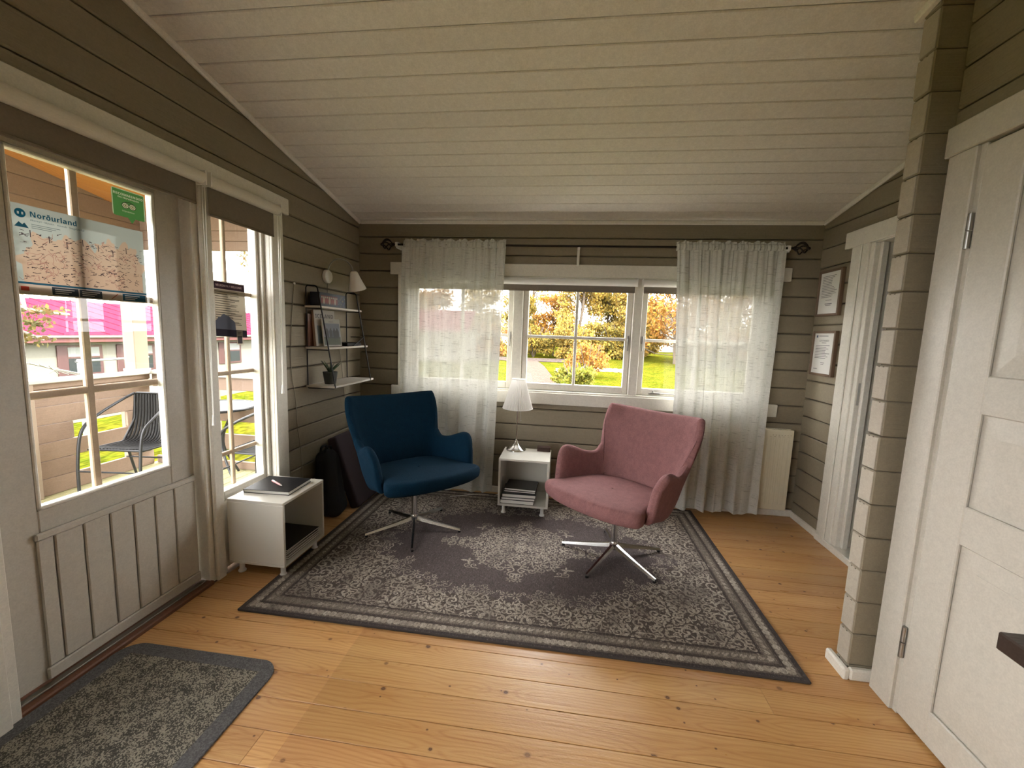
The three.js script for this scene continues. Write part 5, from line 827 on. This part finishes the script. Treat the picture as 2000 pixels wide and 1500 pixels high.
// ------------------------------------------------------------------ porch
const mTan = std(lin(0.24, 0.165, 0.118), 0.75, { map: specks, bumpMap: grainTex, bumpScale: 0.001 }), mTanB = std(lin(0.26, 0.18, 0.126), 0.75, { map: specks, bumpMap: grainTex, bumpScale: 0.001 }), mRoofWood = std(lin(0.5, 0.2, 0.055), 0.7, { bumpMap: grainTex, bumpScale: 0.001, map: specks }), mRailWhite = std(lin(0.42, 0.4, 0.35), 0.7), mDeck = std(lin(0.32, 0.3, 0.15), 0.85, { map: specks, bumpMap: grainTex, bumpScale: 0.0015 }), mPostTan = std(lin(0.26, 0.2, 0.145), 0.7);
const PXO = -4.62, PZO = -4.16, PD = -0.08;
{
  const deck = thing('porch_deck', 'mossy wooden porch deck outside the garden door', 'deck');
  for (let x = PXO - 0.05; x < -2.2; x += 0.118) part('deck_plank', cbox(x, Math.min(x + 0.112, -2.165), PD - 0.03, PD, PZO - 0.08, -0.9, 0.004), mDeck, deck);
  part('joists', [cbox(PXO, -2.2, PD - 0.14, PD - 0.031, PZO, PZO + 0.05, 0), cbox(PXO, -2.2, PD - 0.14, PD - 0.031, -2, -1.95, 0), cbox(PXO, -2.2, PD - 0.14, PD - 0.031, -1.0, -0.95, 0)], mDeck, deck);
  const rail = thing('porch_railing', 'tan boarded porch railing facing the red roofed house', 'railing');
  const rows = [-0.08, 0.08, 0.243, 0.408, 0.573, 0.74, 0.9];
  for (let i = 0; i + 1 < rows.length; i++) for (const [a, b] of i === 1 || i === 3 ? [[PZO + 0.03, -3.87], [-3.37, -1.6]] : [[PZO + 0.03, -1.6]]) part('rail_board', cbox(PXO - 0.03, PXO, rows[i] + 0.002, rows[i + 1] - 0.002, a, b, 0.004), i % 2 ? mTan : mTanB, rail);
  part('cap_board', cbox(PXO - 0.08, PXO + 0.06, 0.955, 0.99, PZO - 0.02, -1.6, 0.006), mRailWhite, rail); part('top_board', cbox(PXO - 0.03, PXO + 0.012, 0.9, 0.955, PZO + 0.03, -1.6, 0.003), mTanB, rail);
  part('stanchion', cbox(PXO, PXO + 0.05, PD, 0.955, -3.06, -2.99, 0.004), mPostTan, rail); part('stanchion', cbox(PXO - 0.08, PXO - 0.03, PD, 0.955, -3.93, -3.87, 0.004), mPostTan, rail);
  const r2 = thing('porch_railing', 'tan open boarded railing at the end of the porch', 'railing');
  for (const [a, b] of [[PD, 0.005], [0.14, 0.315], [0.46, 0.62], [0.81, 0.955]]) part('rail_board', cbox(PXO, -2.2, a, b, PZO - 0.03, PZO, 0.004), mTan, r2);
  part('cap_board', cbox(PXO - 0.02, -2.2, 0.955, 0.99, PZO - 0.09, PZO + 0.06, 0.006), mRailWhite, r2); for (const x of [-3.9, -2.9]) part('stanchion', cbox(x, x + 0.06, PD, 0.955, PZO - 0.08, PZO - 0.03, 0.004), mPostTan, r2);
  const post = thing('porch_post', 'square tan porch post at the railing corner', 'post'); part('post_shaft', cbox(PXO - 0.09, PXO + 0.05, 0.99, 2.384, -4.1, -3.95, 0.005), mPostTan, post); part('post_foot', cbox(PXO - 0.1, PXO + 0.06, 0.99, 1.02, -4.11, -3.94, 0.004), mRailWhite, post);
  const gab = thing('porch_gable', 'tan boarded gable above the porch opening', 'gable'), ru = (z) => 2.7 + 0.175 * (z + 3.92);
  for (let k = 0; k < 6; k++) { const y0 = 2.385 + k * 0.165, a = Math.max(PZO, (y0 - 2.7) / 0.175 - 3.92 + 0.03); part('gable_board', cbox(PXO - 0.03, PXO, y0 + 0.002, y0 + 0.163, a, -0.95, 0.004), k % 2 ? mTan : mTanB, gab); }
  const fs = thing('porch_fascia', 'tan board beam across end of the porch roof', 'beam'); for (const [a, b] of [[2.3, 2.395], [2.398, 2.5], [2.503, 2.66]]) part('fascia_board', cbox(PXO, -2.16, a, b, PZO - 0.02, PZO + 0.02, 0.004), mTan, fs);
  const roof = thing('porch_roof', 'orange stained board underside of the porch roof', 'roof'), ang = Math.atan(0.175), L = 3.75;
  for (let k = 0; k < 27; k++) { const x0 = -5.05 + k * 0.108; part('roof_board', cbox(x0, Math.min(x0 + 0.105, -2.15), 0, 0.02, 0, L, 0.003).rotateX(-ang).translate(0, ru(-4.6), -4.6), mRoofWood, roof); }
  part('roof_cover', cbox(-5.1, -2.15, 0.021, 0.06, -0.05, L + 0.05, 0).rotateX(-ang).translate(0, ru(-4.6), -4.6), mRoofRed, roof);
}
const mWicker = std(lin(0.012, 0.012, 0.013), 0.7), mTubeGrey = std(lin(0.05, 0.052, 0.056), 0.4, { metalness: 0.6 });
function wickerChair(label, pos, turn) {
  const t = thing('wicker_chair', label, 'garden chair', pos, turn, 'porch wicker chairs');
  for (const s of [-1, 1]) { part('arm_frame', tube([[s * 0.29, 0.006, 0.28], [s * 0.29, 0.3, 0.27], [s * 0.285, 0.58, 0.22], [s * 0.28, 0.7, 0.08], [s * 0.25, 0.82, -0.16], [s * 0.2, 0.88, -0.26]], 0.013, 32, 8), mTubeGrey, t); part('rear_leg', tube([[s * 0.235, 0.4, -0.16], [s * 0.25, 0.2, -0.22], [s * 0.27, 0.006, -0.29]], 0.012, 12, 8), mTubeGrey, t); }
  part('seat_rail', tube([[-0.25, 0.41, 0.2], [0.25, 0.41, 0.2], [0.245, 0.4, -0.14], [0.2, 0.62, -0.24], [0.2, 0.88, -0.265], [-0.2, 0.88, -0.265], [-0.2, 0.62, -0.24], [-0.245, 0.4, -0.14]], 0.011, 96, 8, true, 0.05), mTubeGrey, t);
  for (const z of [0.28, -0.02]) part('cross_bar', rodTo([-0.285, 0.22, z > 0 ? 0.275 : -0.21], [0.285, 0.22, z > 0 ? 0.275 : -0.21], 0.008), mTubeGrey, t);
  for (let i = 0; i < 16; i++) { const f = i / 15 * 2 - 1, x = f * 0.225, bow = 0.03 * (1 - f * f); part('wicker_strand', tube([[x * 1.05, 0.415, 0.2], [x * 1.05, 0.405 - bow * 0.6, 0.0], [x * 1.0, 0.42, -0.17 - bow], [x * 0.93, 0.6, -0.235 - bow], [x * 0.9, 0.88, -0.27 - bow * 0.5]], 0.0125, 18, 6), mWicker, t); }
  return t;
}
wickerChair('black wicker porch chair standing by boarded railing', [-4.15, PD, -3.52], 0.12);
wickerChair('black wicker porch chair seen through the side window', [-2.98, PD, -3.78], -1.5);
{
  const t = thing('porch_table', 'round glass topped porch table between wicker chairs', 'table', [-3.5, PD, -3.8]);
  part('glass_top', cyl(0.36, 0.36, 0.012, 0, 0.775, 0, 48), phy(lin(0.12, 0.13, 0.13), 0.3, { transmission: 0.4, thickness: 0, specularIntensity: 0.4 }), t); part('rim', new THREE.TorusGeometry(0.362, 0.014, 8, 48).rotateX(Math.PI / 2).translate(0, 0.78, 0), mTubeGrey, t);
  for (let k = 0; k < 3; k++) { const a = k * 2.094 + 0.4; part('leg', tube([[Math.cos(a) * 0.3, 0.77, Math.sin(a) * 0.3], [Math.cos(a) * 0.08, 0.4, Math.sin(a) * 0.08], [Math.cos(a) * 0.3, 0.006, Math.sin(a) * 0.3]], 0.012, 20, 8), mTubeGrey, t); }
}
renderer.render(scene, camera);
